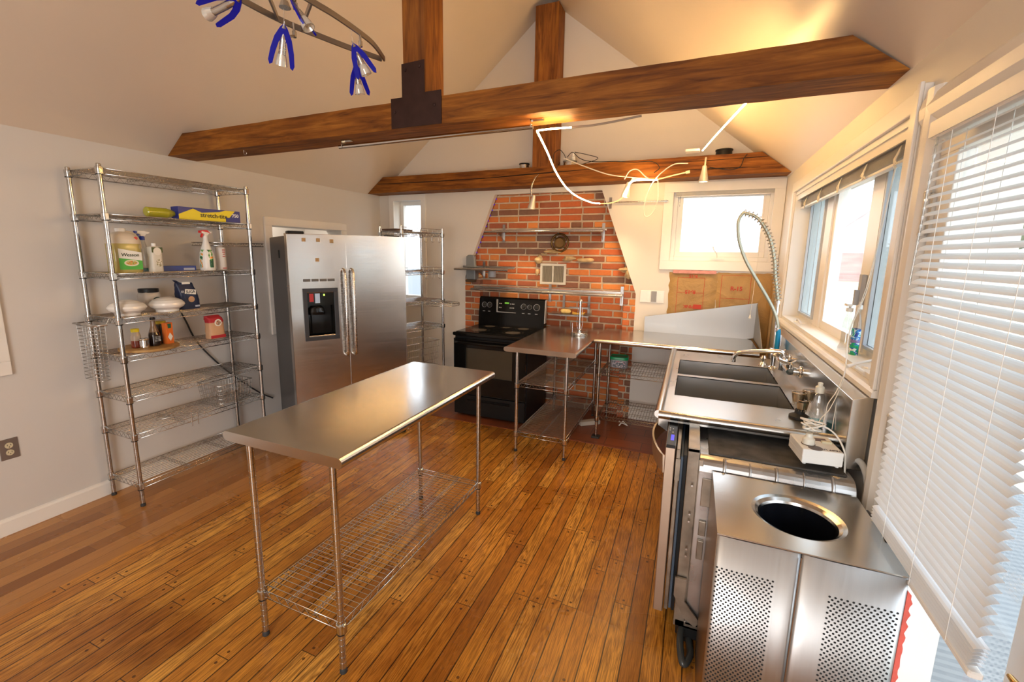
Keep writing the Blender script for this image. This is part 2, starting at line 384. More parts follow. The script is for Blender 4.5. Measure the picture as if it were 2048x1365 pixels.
struct('baseboard_back', MB().prism([(D_-a, b) for a, b in bbp], 'x', L_, -2.29), WHITE, 'white baseboard in the corner behind the slim rack')
# ---- brick chimney
def in_poly(x, z): return True
cb = MB(); rng = random.Random(3)
tones = [(.62, .13, .03), (.56, .11, .026), (.66, .18, .035), (.50, .10, .03), (.34, .08, .04), (.20, .08, .055), (.16, .09, .075), (.70, .23, .05), (.60, .15, .03)]
def brick(mb, x0, x1, y0, y1, z0, z1):
    t = rng.choice(tones); jz = rng.uniform(-.002, .002); jy = rng.uniform(-.005, .004); q = rng.uniform(.8, 1.12)
    a = rng.uniform(-.006, .006)
    Mx = Matrix.Translation(((x0+x1)/2, 0, (z0+z1)/2+jz)) @ Matrix.Rotation(a, 4, 'Y') @ Matrix.Translation((-(x0+x1)/2, 0, -(z0+z1)/2))
    mb.box((x0, y0+jy, z0), (x1, y1, z1), 0, Mx, tuple(c*q for c in t), .004)
z = .004; row = 0
while z < 2.2:
    x = -2.36+(0 if row % 2 else -.11)+rng.uniform(-.02, .02)
    while x < -.40:
        l = rng.choice([.205, .205, .205, .2, .1, .21]) if row % 5 != 3 else rng.choice([.10, .1, .205])
        x1 = min(x+l, -.40)
        if x1 > -2.36: brick(cb, max(x, -2.36), x1, 4.372, 4.42, z, z+.051)
        x += l+.014
    z += .0655; row += 1
z = .004; row = 0
while z < 1.30:                                                        # side piers
    for a, b in ((-2.285, -2.105), (-.60, -.485)):
        s_ = a+(b-a)*(.42 if row % 2 else .62)
        brick(cb, a, s_-.006, 4.302, 4.40, z, z+.051); brick(cb, s_+.006, b, 4.302, 4.40, z, z+.051)
    z += .0655; row += 1
mort = MB().box((-2.36, 4.379, 0), (-.40, 4.5, 2.23)).box((-2.283, 4.312, 0), (-2.107, 4.38, 1.31)).box((-.598, 4.312, 0), (-.487, 4.38, 1.31))
ch = struct('wall_chimney', cb, BRICK, 'exposed red brick chimney wall in a sloping opening')
mort.build('mortar', MORTAR, ch)
PLAST = M('plaster_lump', (.62, .45, .24), .9, 0, .3, 18, .7, 40)
def lump(name, c, d, seed, par, mat=PLAST, lab=None):
    r_ = random.Random(seed); bm = bmesh.new(); bmesh.ops.create_icosphere(bm, subdivisions=3, radius=1)
    ax_ = [Vector((r_.uniform(-1, 1), r_.uniform(-1, 1), r_.uniform(-1, 1))).normalized() for _ in range(9)]
    for v in bm.verts:
        p = v.co.copy(); s_ = 1
        for a in ax_:
            q = p.dot(a)
            if q > .62: s_ *= 1-(q-.62)*.8
        v.co = Vector((p.x*d[0], p.y*d[1], p.z*d[2]))*s_+Vector(c)
    me = bpy.data.meshes.new(name); bm.to_mesh(me); bm.free(); me.materials.append(mat)
    o = bpy.data.objects.new(name, me); C.objects.link(o); o.parent = par
    if lab: o['label'] = lab
    return o
for i, (c, d) in enumerate([((-1.475, 4.37, 1.53), (.045, .05, .055)), ((-1.31, 4.36, 1.60), (.11, .06, .028)), ((-1.16, 4.36, 1.535), (.08, .06, .028)), ((-.99, 4.36, 1.525), (.085, .06, .03)), ((-.62, 4.33, 1.44), (.05, .05, .032)), ((-.575, 4.33, 1.40), (.04, .04, .06)), ((-2.19, 4.34, 1.335), (.10, .05, .03)), ((-1.49, 4.375, 1.40), (.03, .02, .05)), ((-1.42, 4.375, 1.58), (.04, .02, .02))]):
    lump('stone', c, d, 40+i, ch, lab='lump of cream mortar bulging from the bricks' if i < 6 else None)
# ---- windows
FRAMEW = M('window_frame_white', (.82, .79, .74), .35, 0, .03, 8)
ALU = M('grey_window_frame', (.50, .52, .54), .45, .2, .05, 12)
SCREEN = glass_mat('insect_screen', (.74, .79, .82), .08)
def frame_rect(mb, ax, h0, h1, a, b, c, d, w, mi=0):
    for r_ in ((a, b, c, b+w), (a, d-w, c, d), (a, b+w, a+w, d-w), (c-w, b+w, c, d-w)):
        p = rect(*r_); mb.prism(p, ax, h0, h1, mi)
    return mb
def wroot(name, label):
    o = bpy.data.objects.new(name, None); C.objects.link(o); o['kind'] = 'structure'; o['label'] = label; o.empty_display_size = .1; return o
def pane(par, ax, h, a, b, c, d, name='pane'):
    return MB().prism(rect(a, b, c, d), ax, h, h+.004).build(name, GLASS, par)
w1 = wroot('window_1', 'three part window over the sink')
fr = MB()
fr.box((.62, 1.93, 1.13), (.80, 3.86, 1.15)); fr.box((.62, 1.93, 2.01), (.80, 3.86, 2.035)); fr.box((.62, 1.93, 1.15), (.80, 1.965, 2.01)); fr.box((.62, 3.84, 1.15), (.80, 3.86, 2.01))
for a, b in ((2.455, 2.585), (3.245, 3.375)): fr.box((.715, a, 1.15), (.79, b, 2.01))
fr.build('window_frame', FRAMEW, w1)
for a, b, cs in ((1.985, 2.455, 1), (2.585, 3.245, 0), (3.375, 3.835, 1)):
    s_ = MB(); frame_rect(s_, 'x', .725, .765, a, 1.15, b, 2.01, .045 if cs else .05)
    if cs: frame_rect(s_, 'x', .708, .722, a+.03, 1.18, b-.03, 1.98, .014, 1)
    so = s_.build('sash', [FRAMEW, ALU], w1); pane(so, 'x', .744, a+.04, 1.19, b-.04, 1.97)
    if cs:   # roller screens reveal as vertical grey folds
        g = MB()
        g.box((.722, a+.04, 1.19), (.724, b-.04, 1.97)); g.build('insect_screen', SCREEN, so)
        g = MB().box((.7215, a+.20, 1.19), (.7235, a+.206, 1.97)); g.build('screen_bar', ALU, so)
st = MB().prism([(.586, 1.100), (.586, 1.118), (.596, 1.128), (.72, 1.128), (.72, 1.100)], 'y', 1.845, 3.90)
st.build('window_sill', WHITE, w1)
cs = MB(); cs.box((.598, 1.845, 1.128), (.62, 1.93, 2.10)); cs.box((.587, 1.845, 1.128), (.598, 1.870, 2.105)); cs.box((.605, 1.93, 2.035), (.62, 3.92, 2.10)); cs.box((.605, 3.86, 1.128), (.62, 3.92, 2.035))
cs.build('casing', WHITE, w1, bev=.003)
lat = MB().box((.695, 2.50, 1.36), (.712, 2.535, 1.50)).box((.68, 2.508, 1.36), (.70, 2.527, 1.43))
lat.build('window_latch', M('latch_grey', (.45, .46, .48), .4, .3), w1)
w2 = wroot('window_2', 'square awning window in the back wall')
f2 = MB(); frame_rect(f2, 'y', 4.33, 4.42, -.22, 1.535, .555, 2.16, .035); frame_rect(f2, 'y', 4.36, 4.41, -.185, 1.57, .52, 2.125, .045)
f2.build('window_frame', FRAMEW, w2, bev=.002); pane(w2, 'y', 4.39, -.145, 1.61, .48, 2.085)
c2 = MB(); frame_rect(c2, 'y', 4.283, 4.30, -.30, 1.455, .618, 2.20, .078); c2.build('casing', WHITE, w2, bev=.002)
cr = MB().box((.115, 4.315, 1.553), (.22, 4.335, 1.568)).tube([(.165, 4.31, 1.565), (.16, 4.30, 1.60), (.135, 4.29, 1.63), (.125, 4.288, 1.655)], .005).lathe([(.007, 0), (.007, .012)], (.125, 4.288, 1.65), 8)
cr.build('window_crank', FRAMEW, w2)
w3 = wroot('window_3', 'tall narrow window in the far left corner')
f3 = MB(); frame_rect(f3, 'y', 4.42, 4.48, -3.19, 1.04, -2.83, 2.15, .04); f3.build('window_frame', FRAMEW, w3); pane(w3, 'y', 4.45, -3.15, 1.08, -2.87, 2.11)
c3 = MB(); frame_rect(c3, 'y', 4.283, 4.30, -3.25, .98, -2.765, 2.21, .062); c3.build('casing', WHITE, w3, bev=.002)
w4 = wroot('window_4', 'white cased wall opening hidden behind the refrigerator')
c4 = MB(); frame_rect(c4, 'x', L_, L_+.02, 2.752, .844, 3.726, 1.86, .07); c4.build('casing', WHITE, w4, bev=.004)
w5 = wroot('window_5', 'white window casing at the left edge of the grey wall')
c5 = MB(); frame_rect(c5, 'x', L_, L_+.02, .25, .888, 1.11, 1.95, .075); c5.box((L_, .32, .96), (L_+.006, 1.04, 1.88)); c5.build('casing', WHITE, w5, bev=.004)
# ---- glass door
d1 = wroot('door_1', 'glazed door behind the long venetian blind')
cs = MB()
prof = [(.62, 0), (.60, 0), (.588, .02), (.585, .05), (.592, .08), (.605, .095), (.62, .10)]
cs.prism([(a, 1.725+b) for a, b in prof], 'z', 0, 2.06); cs.prism([(a, .895-b) for a, b in prof], 'z', 0, 2.06)
cs.prism([(a, 1.962+b) for a, b in prof], 'y', .80, 1.82)
cs.build('casing', WHITE, d1)
dl = MB(); frame_rect(dl, 'x', .615, .655, .905, .01, 1.715, 1.96, .10); dl.box((.615, 1.005, .11), (.655, 1.615, .24)); dl.box((.615, 1.004, .24), (.655, 1.075, 1.87))
dl.build('door_leaf', WHITE, d1, bev=.003); MB().prism(rect(1.005, .24, 1.615, 1.86), 'x', .632, .638).build('pane', GLASS, d1)
for hz in (1.70, 1.02, .28):
    hg = MB().lathe([(.008, -.06), (.008, .06)], (.602, 1.716, hz), 10); hg.box((.606, 1.69, hz-.055), (.6145, 1.716, hz+.055)); hg.lathe([(.010, .06), (.006, .068)], (.602, 1.716, hz), 10); hg.lathe([(.010, -.062), (.010, -.052)], (.602, 1.716, hz), 10)
    hg.build('door_hinge', M('painted_hinge', (.62, .58, .52), .4, .2, .1), d1)
BRASS = M('aged_brass', (.55, .33, .10), .25, 1, .2, 20)
dh = MB().lathe([(.026, 0), (.026, .006), (.012, .01), (.010, .035)], (0, 0, 0), 16, M_=Matrix.Translation((.615, .932, .845)) @ Matrix.Rotation(-PI/2, 4, 'Y'))
dh.tube([(.58, .932, .845), (.572, .938, .845), (.568, .962, .843), (.572, .985, .838)], [.008, .008, .007, .005]); dh.build('door_handle', BRASS, d1)
# ---- world outside
GROUND = M('outside_ground', (.44, .43, .39), .9, 0, .2, 3, .5, 20)
def ground_mat():
    m, t, b = base('lawn_and_paving'); g = nn(t, 'NewGeometry'); s = nn(t, 'SeparateXYZ'); lk(t, g.outputs['Position'], s.inputs[0])
    n = noise(t, g.outputs['Position'], .9, 6, .65); n2 = noise(t, g.outputs['Position'], 30, 4, .7)
    grass = mixc(t, n, (.36, .36, .24), (.58, .54, .42)); pav = mixc(t, mathn(t, 'GREATER_THAN', mathn(t, 'FRACT', mathn(t, 'MULTIPLY', s.outputs[1], 22.0)), .5), mixc(t, n2, (.11, .12, .13), (.19, .20, .20)), (.19, .20, .20))
    lk(t, mixc(t, mathn(t, 'GREATER_THAN', s.outputs[0], 2.4), pav, grass), b.inputs['Base Color']); b.inputs['Roughness'].default_value = .9; return m
GM = ground_mat()
struct('ground_outside', MB().box((R_+.2, -20, -.25), (70, 70, -.16)).box((-30, 4.5, -.25), (R_+.2, 70, -.16)), GM, 'pale paving and lawn outside')
BARN = M('weathered_red_siding', (.62, .40, .37), .8, 0, .25, 3, .3, 12, (.2, 6, 1)); ROOFM = M('barn_roof', (.62, .62, .63), .6, 0, .1, 4)
ba = thing('barn', 'faded red barn beyond the lawn seen through the sink window', 'barn', (12.6, 47, -.16))
bb = MB().prism([(-2.9, 0), (2.9, 0), (2.9, 3.6), (0, 6.0), (-2.9, 3.6)], 'y', -4, 4); bb.build('barn_wall', BARN, ba)
MB().prism([(-3.2, 3.4), (-3.2, 3.53), (0, 6.2), (3.2, 3.53), (3.2, 3.4), (0, 6.05)], 'y', -4.2, 4.2).build('roof', ROOFM, ba)
MB().box((-.8, -4.06, 0), (.8, -4.0, 2.1)).build('barn_door', M('barn_door_white', (.6, .5, .48), .8, 0, .2, 8), ba)
MB().box((-2.96, -1, 1.2), (-2.9, .4, 2.4)).build('window', WHITE, ba)
LEAF = M('bare_hedge', (.20, .22, .13), .9, 0, .5, 3, .6, 8)
for i, (x, y, r_, s_) in enumerate([(16, 38, 4.2, 5), (24, 33, 4.8, 6), (34, 24, 5, 8)]):
    t_ = thing('tree', ['bushy tree rising behind the red barn', 'grey green tree to the right of the barn', 'broad tree at the right end of the lawn'][i], 'tree', (x, y, -.16), 0, None)
    MB().lathe([(.28, 0), (.22, 1.5), (.16, r_*.75)], n=10).build('trunk', M('bark', (.13, .10, .08), .9, 0, .3, 6, .5, 14), t_)
    lump('crown', (0, 0, r_*1.05), (r_*.8, r_*.8, r_*.75), s_, t_, LEAF)
# ================================================================ timber trusses
STEELP = M('rusty_steel_plate', (.050, .022, .017), .6, .5, .3, 14, .4, 40)
def truss(label, y0, y1, z0, z1, px0, px1, plate):
    t = thing('roof_truss', label, 'beam', (0, y0, z0)); sl = (HR-HE)/(RX-L_)
    x0, x1 = L_+.005, R_-.005; e = (z1-z0)/sl
    tb = MB(); n = 40; rr = random.Random(int(y0*10)); secs = []
    for i in range(n+1):                                   # hewn timber: faces wander a few millimetres
        q = i/n; j = [rr.uniform(-.0012, .0012) for _ in range(4)]
        zt = z1+j[0]; xa = x0+(x1-x0)*q
        xt = x0+e+(x1-x0-2*e)*q
        secs += [(xa, y0+j[1], z0+j[2]), (xa, y1+j[1], z0+j[2]), (xt, y1+j[3], zt-.012), (xt, y0+j[3], zt-.012)]
    fs = [[3, 2, 1, 0], [n*4, n*4+1, n*4+2, n*4+3]]
    for i in range(n):
        for a in range(4): fs.append([i*4+a, i*4+(a+1) % 4, i*4+4+(a+1) % 4, i*4+4+a])
    tb.add(secs, fs); tb.build('tie_beam', BEAM, t, world=True)
    zt = HR-abs((px0 if abs(px0-RX) > abs(px1-RX) else px1)-RX)*sl-.002
    MB().box((px0, y0+.004, z1-.02), (px1, y1-.01, zt), ch=.004).build('king_post', POSTW, t, world=True)
    if plate:
        p = MB(); yy = y0-.006
        p.prism([(-1.512, 2.206), (-1.212, 2.206), (-1.212, 2.362), (-1.308, 2.362), (-1.308, 2.512), (-1.442, 2.508), (-1.442, 2.352), (-1.512, 2.352)], 'y', yy, y0-.001)
        po = p.build('steel_plate', STEELP, t, world=True)
        for (x, z) in ((-1.42, 2.478), (-1.335, 2.486), (-1.49, 2.286), (-1.252, 2.296)):
            MB().lathe([(.009, 0), (.008, .004), (.004, .006)], (0, 0, 0), 8, M_=Matrix.Translation((x, yy, z)) @ Matrix.Rotation(PI/2, 4, 'X')).build('bolt', STEELP, po, world=True)
        for i, m_ in enumerate(po.children): pass
    return t
tr1 = truss('near brown timber cross beam with king post and dark T shaped steel plate', 2.04, 2.235, 2.205, 2.348, -1.44, -1.308, True)
tr2 = truss('far split brown timber beam and post against the gable above the bricks', 4.09, 4.296, 2.212, 2.385, -1.47, -1.255, False)
CRK = M('beam_crack', (.02, .008, .004), .9, 0, .2, 20)
ck = MB()
ck.tube([(-3.25, 4.091, 2.305), (-2.6, 4.091, 2.298), (-1.9, 4.091, 2.300), (-1.5, 4.091, 2.312), (-1.1, 4.091, 2.318), (-.85, 4.091, 2.326)], [.003, .005, .004, .006, .004, .001], 6)
ck.tube([(-.45, 4.091, 2.335), (0, 4.091, 2.333), (.45, 4.091, 2.336)], [.001, .003, .003], 6)
ck.tube([(-.25, 4.091, 2.27), (.1, 4.091, 2.268), (.4, 4.091, 2.262)], [.001, .005, .002], 6)
ck.build('crack', CRK, tr2, world=True)
# cup hook, utensil rod under the beam
hk = thing('cup_hook', 'small chrome cup hook screwed into the near beam', 'hook', (-2.68, 2.075, 2.205))
MB().tube([(-2.68, 2.075, 2.205), (-2.68, 2.075, 2.19)]+arc((-2.668, 2.075, 2.18), .012, PI, 2.6*PI, 12), .0018, 6).build('hook', CHROME, hk, world=True)
rd = thing('utensil_rod', 'long steel utensil rod hanging under the near beam', 'rod', (-1.36, 2.13, 2.19))
MB().tube([(-1.955, 2.13, 2.172), (-.765, 2.13, 2.172)], .011, 12).build('rod', CHROME, rd, world=True)
for x in (-1.925, -.772):
    b_ = MB().box((x-.002, 2.115, 2.166), (x+.002, 2.145, 2.204)).box((x-.002, 2.115, 2.199), (x+.06, 2.145, 2.2035)); b_.build('bracket', CHROME, rd, world=True)
# ================================================================ wire shelving
def zig(mb, p0, p1, zt, zb, pitch, r=.0016):
    d = Vector(p1)-Vector(p0); n = max(2, round(d.length/pitch)); pts = []
    for i in range(2*n+1):
        q = Vector(p0)+d*(i/(2*n)); pts.append((q.x, q.y, zt if i % 2 else zb))
    mb.tube(pts, r, 4, caps=False)
def wire_shelf(x0, x1, y0, y1, z, pitch=.026, drop=.030, rib=1, zp=.05):
    """deck wires run along the shorter side; long sides get the snake truss"""
    m = MB(); longy = (y1-y0) > (x1-x0); r = .003
    for zz in (z, z-drop): m.tube([(x0, y0, zz), (x1, y0, zz), (x1, y1, zz), (x0, y1, zz)], r, 6, closed=True)
    for a, b in (((x0, y0), (x0, y1)), ((x1, y0), (x1, y1)), ((x0, y0), (x1, y0)), ((x0, y1), (x1, y1))):
        zig(m, (*a, z), (*b, z), z, z-drop, zp)
    if longy:
        n = int((y1-y0)/pitch)
        for i in range(1, n): yy = y0+(y1-y0)*i/n; m.tube([(x0, yy, z+.003), (x1, yy, z+.003)], .0019, 5)
        for k_ in range(rib): xx = x0+(x1-x0)*(k_+1)/(rib+1); m.tube([(xx, y0, z-.003), (xx, y1, z-.003)], .0025, 5); m.tube([(xx, y0, z-.017), (xx, y1, z-.017)], .002, 5); zig(m, (xx, y0, z), (xx, y1, z), z-.003, z-.017, .04, .0014)
    else:
        n = int((x1-x0)/pitch)
        for i in range(1, n): xx = x0+(x1-x0)*i/n; m.tube([(xx, y0, z+.003), (xx, y1, z+.003)], .0019, 5)
        for k_ in range(rib): yy = y0+(y1-y0)*(k_+1)/(rib+1); m.tube([(x0, yy, z-.003), (x1, yy, z-.003)], .0025, 5); m.tube([(x0, yy, z-.017), (x1, yy, z-.017)], .002, 5)
    return m
def long_shelf(x0, x1, y0, y1, z):
    """deck wires run the long way with cross ribs (the tall rack and the work tables)"""
    m = MB(); r = .003; zt, zb = z, z-.030
    for zz in (zt, zb): m.tube([(x0, y0, zz), (x1, y0, zz), (x1, y1, zz), (x0, y1, zz)], r, 6, closed=True)
    for a, b in (((x0, y0), (x0, y1)), ((x1, y0), (x1, y1)), ((x0, y0), (x1, y0)), ((x0, y1), (x1, y1))): zig(m, (*a, z), (*b, z), zt, zb, .045)
    n = int((x1-x0)/.024)
    for i in range(1, n): xx = x0+(x1-x0)*i/n; m.tube([(xx, y0, z+.003), (xx, y1, z+.003)], .0018, 5)
    k_ = max(1, round((y1-y0)/.3)-1)
    for j in range(1, k_+1):
        yy = y0+(y1-y0)*j/(k_+1); m.tube([(x0, yy, z-.002), (x1, yy, z-.002)], .0025, 5); m.tube([(x0, yy, z-.02), (x1, yy, z-.02)], .002, 5); zig(m, (x0, yy, z), (x1, yy, z), z-.002, z-.02, .03, .0014)
    return m
_pc = {}
def post_mesh(h, z0=.022, r=.0127):
    k_ = (round(h, 3), z0)
    if k_ not in _pc:
        m = MB(); prof = [(r, z0)]; z = z0+.0254
        while z < h-.012: prof += [(r, z-.0016), (r-.0013, z-.0012), (r-.0013, z+.0012), (r, z+.0016)]; z += .0254
        prof += [(r, h-.004), (r-.004, h)]
        m.lathe(prof, n=14); o = m.build('post', CHROME); _pc[k_] = o.data; C.objects.unlink(o); bpy.data.objects.remove(o)
    return _pc[k_]
cm = MB().lathe([(.0165, -.034), (.0185, -.006), (.0185, .004), (.0155, .006)], n=14).box((.014, -.008, -.03), (.021, .008, .002)).lathe([(.0175, -.037), (.0175, -.033)], n=14, mi=1)
co_ = cm.build('collar', [CHROME, BLACK]); COLLAR = co_.data; C.objects.unlink(co_); bpy.data.objects.remove(co_)
fm = MB().lathe([(.013, 0), (.0145, .003), (.0135, .014), (.009, .022), (.009, .026)], n=14); fo_ = fm.build('foot', RUBBER); FOOT = fo_.data; C.objects.unlink(fo_); bpy.data.objects.remove(fo_)
def post(par, x, y, h, levels, z0=.022, foot=True):
    p = bpy.data.objects.new('post', post_mesh(h, z0)); C.objects.link(p); p.parent = par; p.location = (x, y, 0)
    if foot: f_ = bpy.data.objects.new('foot', FOOT); C.objects.link(f_); f_.parent = p
    for l in levels:
        c = bpy.data.objects.new('collar', COLLAR); C.objects.link(c); c.parent = p; c.location = (0, 0, l)
    return p
def dedup(root):
    pass
# ---- tall rack
RK = (-3.342, -3.031, 1.462, 2.338); RZ = [.145, .462, .697, .945, 1.172, 1.430, 1.762, 2.008]
rk = thing('wire_shelving_rack', 'tall eight shelf chrome wire rack standing against the grey wall', 'shelving', (-3.187, 1.90, 0))
hx, hy = (RK[1]-RK[0])/2, (RK[3]-RK[2])/2
for sx_ in (-1, 1):
    for sy2 in (-1, 1): post(rk, sx_*hx, sy2*hy, 2.03, RZ)
for z in RZ: long_shelf(-hx, hx, -hy, hy, z).build('shelf', CHROME, rk)
# small wire ledge hooked on the right end
lg = thing('wire_ledge', 'short wire ledge hooked on the right end of the tall rack', 'shelf', (-3.2, 2.45, 1.62))
m_ = MB(); x0, x1, y0, y1, z = -3.32, -3.06, 2.10, 2.47, 1.625
for zz in (z, z-.022): m_.tube([(x0, y0, zz), (x1, y0, zz), (x1, y1, zz), (x0, y1, zz)], .0028, 6, closed=True)
for a, b in (((x0, y0), (x0, y1)), ((x1, y0), (x1, y1)), ((x1, y1), (x0, y1))): zig(m_, (*a, z), (*b, z), z, z-.022, .03)
for i in range(1, 10): xx = x0+(x1-x0)*i/10; m_.tube([(xx, y0, z), (xx, y1, z)], .0018, 5)
m_.build('shelf_wires', CHROME, lg, world=True)
def basket(name, label, c, dx, dy, h, parent_frame=True, tier=5, taper=.9, pitch=.022, horiz=4):
    t = thing(name, label, 'basket', c); m = MB()
    def ringp(k_): return [(-dx/2*k_, -dy/2*k_), (dx/2*k_, -dy/2*k_), (dx/2*k_, dy/2*k_), (-dx/2*k_, dy/2*k_)]
    for i in range(horiz+1):
        q = i/horiz; kk = taper+(1-taper)*q
        m.tube([(a, b, h*q) for a, b in ringp(kk)], .0028 if i == horiz else .0016, 6, closed=True)
    for (a0, b0), (a1, b1) in zip(ringp(1), ringp(1)[1:]+ringp(1)[:1]):
        L = math.hypot(a1-a0, b1-b0); n = max(2, int(L/pitch))
        for i in range(n): q = i/n; a, b = a0+(a1-a0)*q, b0+(b1-b0)*q; m.tube([(a, b, h), (a*taper, b*taper, 0)], .0014, 4)
    n = max(2, int(dy/pitch))
    for i in range(1, n): yy = (-dy/2+dy*i/n)*taper; m.tube([(-dx/2*taper, yy, 0), (dx/2*taper, yy, 0)], .0014, 4)
    m.build('basket_wires', CHROME, t); return t
bk = basket('wire_basket', 'slim deep wire basket hooked on the left end of the tall rack', (-3.235, 1.418, .80), .185, .052, .325, horiz=15, pitch=.062)
MB().tube([(-.11, .02, .335), (-.105, -.035, .335), (.125, -.035, .335), (.13, .02, .335)], .005, 8).tube([(-.1, .05, .37), (-.1, .03, .335)], .003, 6).tube([(.1, .05, .37), (.1, .03, .335)], .003, 6).build('hanger', CHROME, bk)
basket('wire_basket', 'shallow wire basket on the sixth shelf down at the right of the tall rack', (-3.19, 2.16, .47), .24, .26, .135)
bh = thing('wire_bracket', 'loose looped wire bracket lying on the second lowest shelves', 'bracket', (-3.12, 1.75, .468))
MB().tube(arc((-3.14, 1.70, .475), .05, PI/2, 1.5*PI, 10, 'xy')+[(-3.10, 1.78, .475)], .003, 6).tube([(-3.19, 1.70, .475), (-3.19, 1.79, .475)], .003, 6).tube([(-3.03, 1.80, .50), (-3.03, 1.80, .40)], .003, 6).tube([(-3.03, 1.84, .51), (-3.03, 1.84, .40)], .003, 6).tube([(-3.19, 1.79, .475), (-3.03, 1.80, .485), (-3.03, 1.84, .485)], .003, 6).build('bracket_wire', CHROME, bh, world=True)
cbl = thing('power_cable', 'black power cable running down behind the tall rack to the refrigerator', 'cable', (-3.36, 2.3, .6))
MB().tube(spline([(-3.372, 1.985, 1.25), (-3.372, 2.0, 1.16), (-3.372, 2.035, 1.06), (-3.372, 2.11, .875), (-3.372, 2.31, .62), (-3.372, 2.56, .38), (-3.37, 2.70, .28)], 8), .006, 8).build('cable', RUBBER, cbl, world=True)
# ---- steel tables
def table_top(x0, x1, y0, y1, z, rolled):
    """sheet with bull-nosed edges on the sides listed in rolled"""
    m = MB(); r = .019; a0 = x0+(r if 'l' in rolled else 0); a1 = x1-(r if 'r' in rolled else 0); b0 = y0+(r if 'f' in rolled else 0); b1 = y1-(r if 'b' in rolled else 0)
    sides = {}
    n = 8
    def prof(e0, e1, left, right):
        pts = []
        if right: pts += [(e1+r*math.sin(t), z-r+r*math.cos(t)) for t in [PI*i/n for i in range(n+1)]]
        else: pts += [(e1, z), (e1, z-.036)]
        if left: pts += [(e0-r*math.sin(t), z-r+r*math.cos(t)) for t in [PI-PI*i/n for i in range(n+1)]]
        else: pts += [(e0, z-.036), (e0, z)]
        return pts[::-1]
    if 'l' in rolled or 'r' in rolled:
        m.prism(prof(a0, a1, 'l' in rolled, 'r' in rolled), 'y', y0, y1)
    else:
        m.prism(prof(b0, b1, 'f' in rolled, 'b' in rolled), 'x', x0, x1)
    return m
def smooth_top(o):
    for p in o.data.polygons:
        if abs(p.normal.z) < .995 and p.area > 0 and len(p.vertices) == 4: p.use_smooth = True
it = thing('work_table', 'long stainless steel island table with one wire undershelf on the open floor', 'table', (-1.31, 1.672, 0))
table_top(-.291, .291, -.617, .617, .896, 'lr').build('table_top', STEELY, it)
MB().box((-.21, -.55, .845), (-.17, .55, .860)).box((.17, -.55, .845), (.21, .55, .860)).build('underframe', STEEL, it)
ix, iy = .206, .573
for a in (-1, 1):
    for b in (-1, 1): post(it, a*ix, b*iy, .862, [.205])
wire_shelf(-ix, ix, -iy, iy, .21, pitch=.0245, drop=.032, rib=2, zp=.05).build('shelf', CHROME, it)
t2 = thing('prep_table', 'short stainless steel prep table with two wire shelves right of the black stove', 'table', (-1.022, 3.70, 0))
table_top(-.285, .285, -.61, .60, .872, 'rl').build('table_top', STEELY, t2)
for a in (-1, 1):
    for b in (-1, 1): post(t2, a*.20, b*.53, .838, [.16, .565])
for z in (.165, .572): wire_shelf(-.2, .2, -.53, .53, z, pitch=.024, rib=1).build('shelf', CHROME, t2)
t3 = thing('corner_table', 'corner stainless steel counter table with tall splash plate and wire shelves', 'table', (-.12, 3.97, 0))
m_ = table_top(-.61, .60, -.315, .315, .884, 'f'); m_.build('table_top', STEELY, t3)
sp_ = MB(); sp_.prism([(-.27, .884), (.57, .884), (.635, .90), (.625, 1.195), (-.272, 1.022)], 'y', .288, .292)
sp_.prism([(.291, .884), (.291, 1.19), (-.26, .90), (-.26, .884)], 'x', .618, .622)
sp_.build('splash_plate', M('splash_steel', (.40, .385, .365), .42, 1, .06, 3, .06, 16, rvar=.12), t3)
for a, b in ((-.565, -.255), (-.565, .25), (.45, .25)): post(t3, a, b, .85, [.19, .585])
post(t3, .45, -.22, .85, [.19, .585])
for z in (.195, .59): wire_shelf(-.565, .45, -.235, .25, z, pitch=.023, rib=2).build('shelf', [M('aged_wire', (.42, .34, .25), .35, .9, .2, 20)], t3)
MB().box((-.60, -.29, .0), (-.53, -.22, .02), ch=.005).build('foot_plate', RUBBER, t3)
# ---- slim rack
ang = math.radians(-14)
sr = thing('slim_wire_rack', 'slim chrome wire rack standing in the corner behind the refrigerator', 'shelving', (-2.53, 3.677, 0), ang)
# local: x = short (0.31), y = long (.52); centre of the four posts
a_, b_ = .152, .258; SZ = [.16, .42, .86, 1.115, 1.40, 1.765]
for a in (-1, 1):
    for b in (-1, 1): post(sr, a*a_, b*b_, 1.815, SZ)
for z in SZ: long_shelf(-a_, a_, -b_, b_, z).build('shelf', CHROME, sr)
for z in (1.765, 1.40):
    g = MB(); g.tube([(-a_, b_, z+.035), (a_, b_, z+.035)], .0022, 6); g.tube([(a_, -b_, z+.035), (a_, b_, z+.035)], .0022, 6); g.tube([(a_, -b_, z+.012), (a_, b_, z+.012)], .002, 6)
    for i in range(9): g.tube([(a_, -b_+2*b_*i/8, z), (a_, -b_+2*b_*i/8, z+.035)], .0015, 5)
    g.build('ledge_rail', CHROME, sr)
RS = thing('round_wire_shelf', 'small round wire shelf swung out from the slim rack post', 'shelf', (-2.30, 3.86, 1.085))
m_ = MB()
for rr, zz in ((.165, 0), (.165, -.022), (.11, 0), (.055, 0)): m_.tube([(rr*math.cos(2*PI*i/28)+.0, rr*math.sin(2*PI*i/28), zz) for i in range(28)], .0024, 6, closed=True)
for i in range(12): t_ = 2*PI*i/12; m_.tube([(0, 0, .001), (.165*math.cos(t_), .165*math.sin(t_), .001)], .0015, 5)
m_.tube([(.165*math.cos(2*PI*i/48), .165*math.sin(2*PI*i/48), -.022*(i % 2)) for i in range(48)], .0014, 4, closed=True)
m_.build('shelf_wires', CHROME, RS)
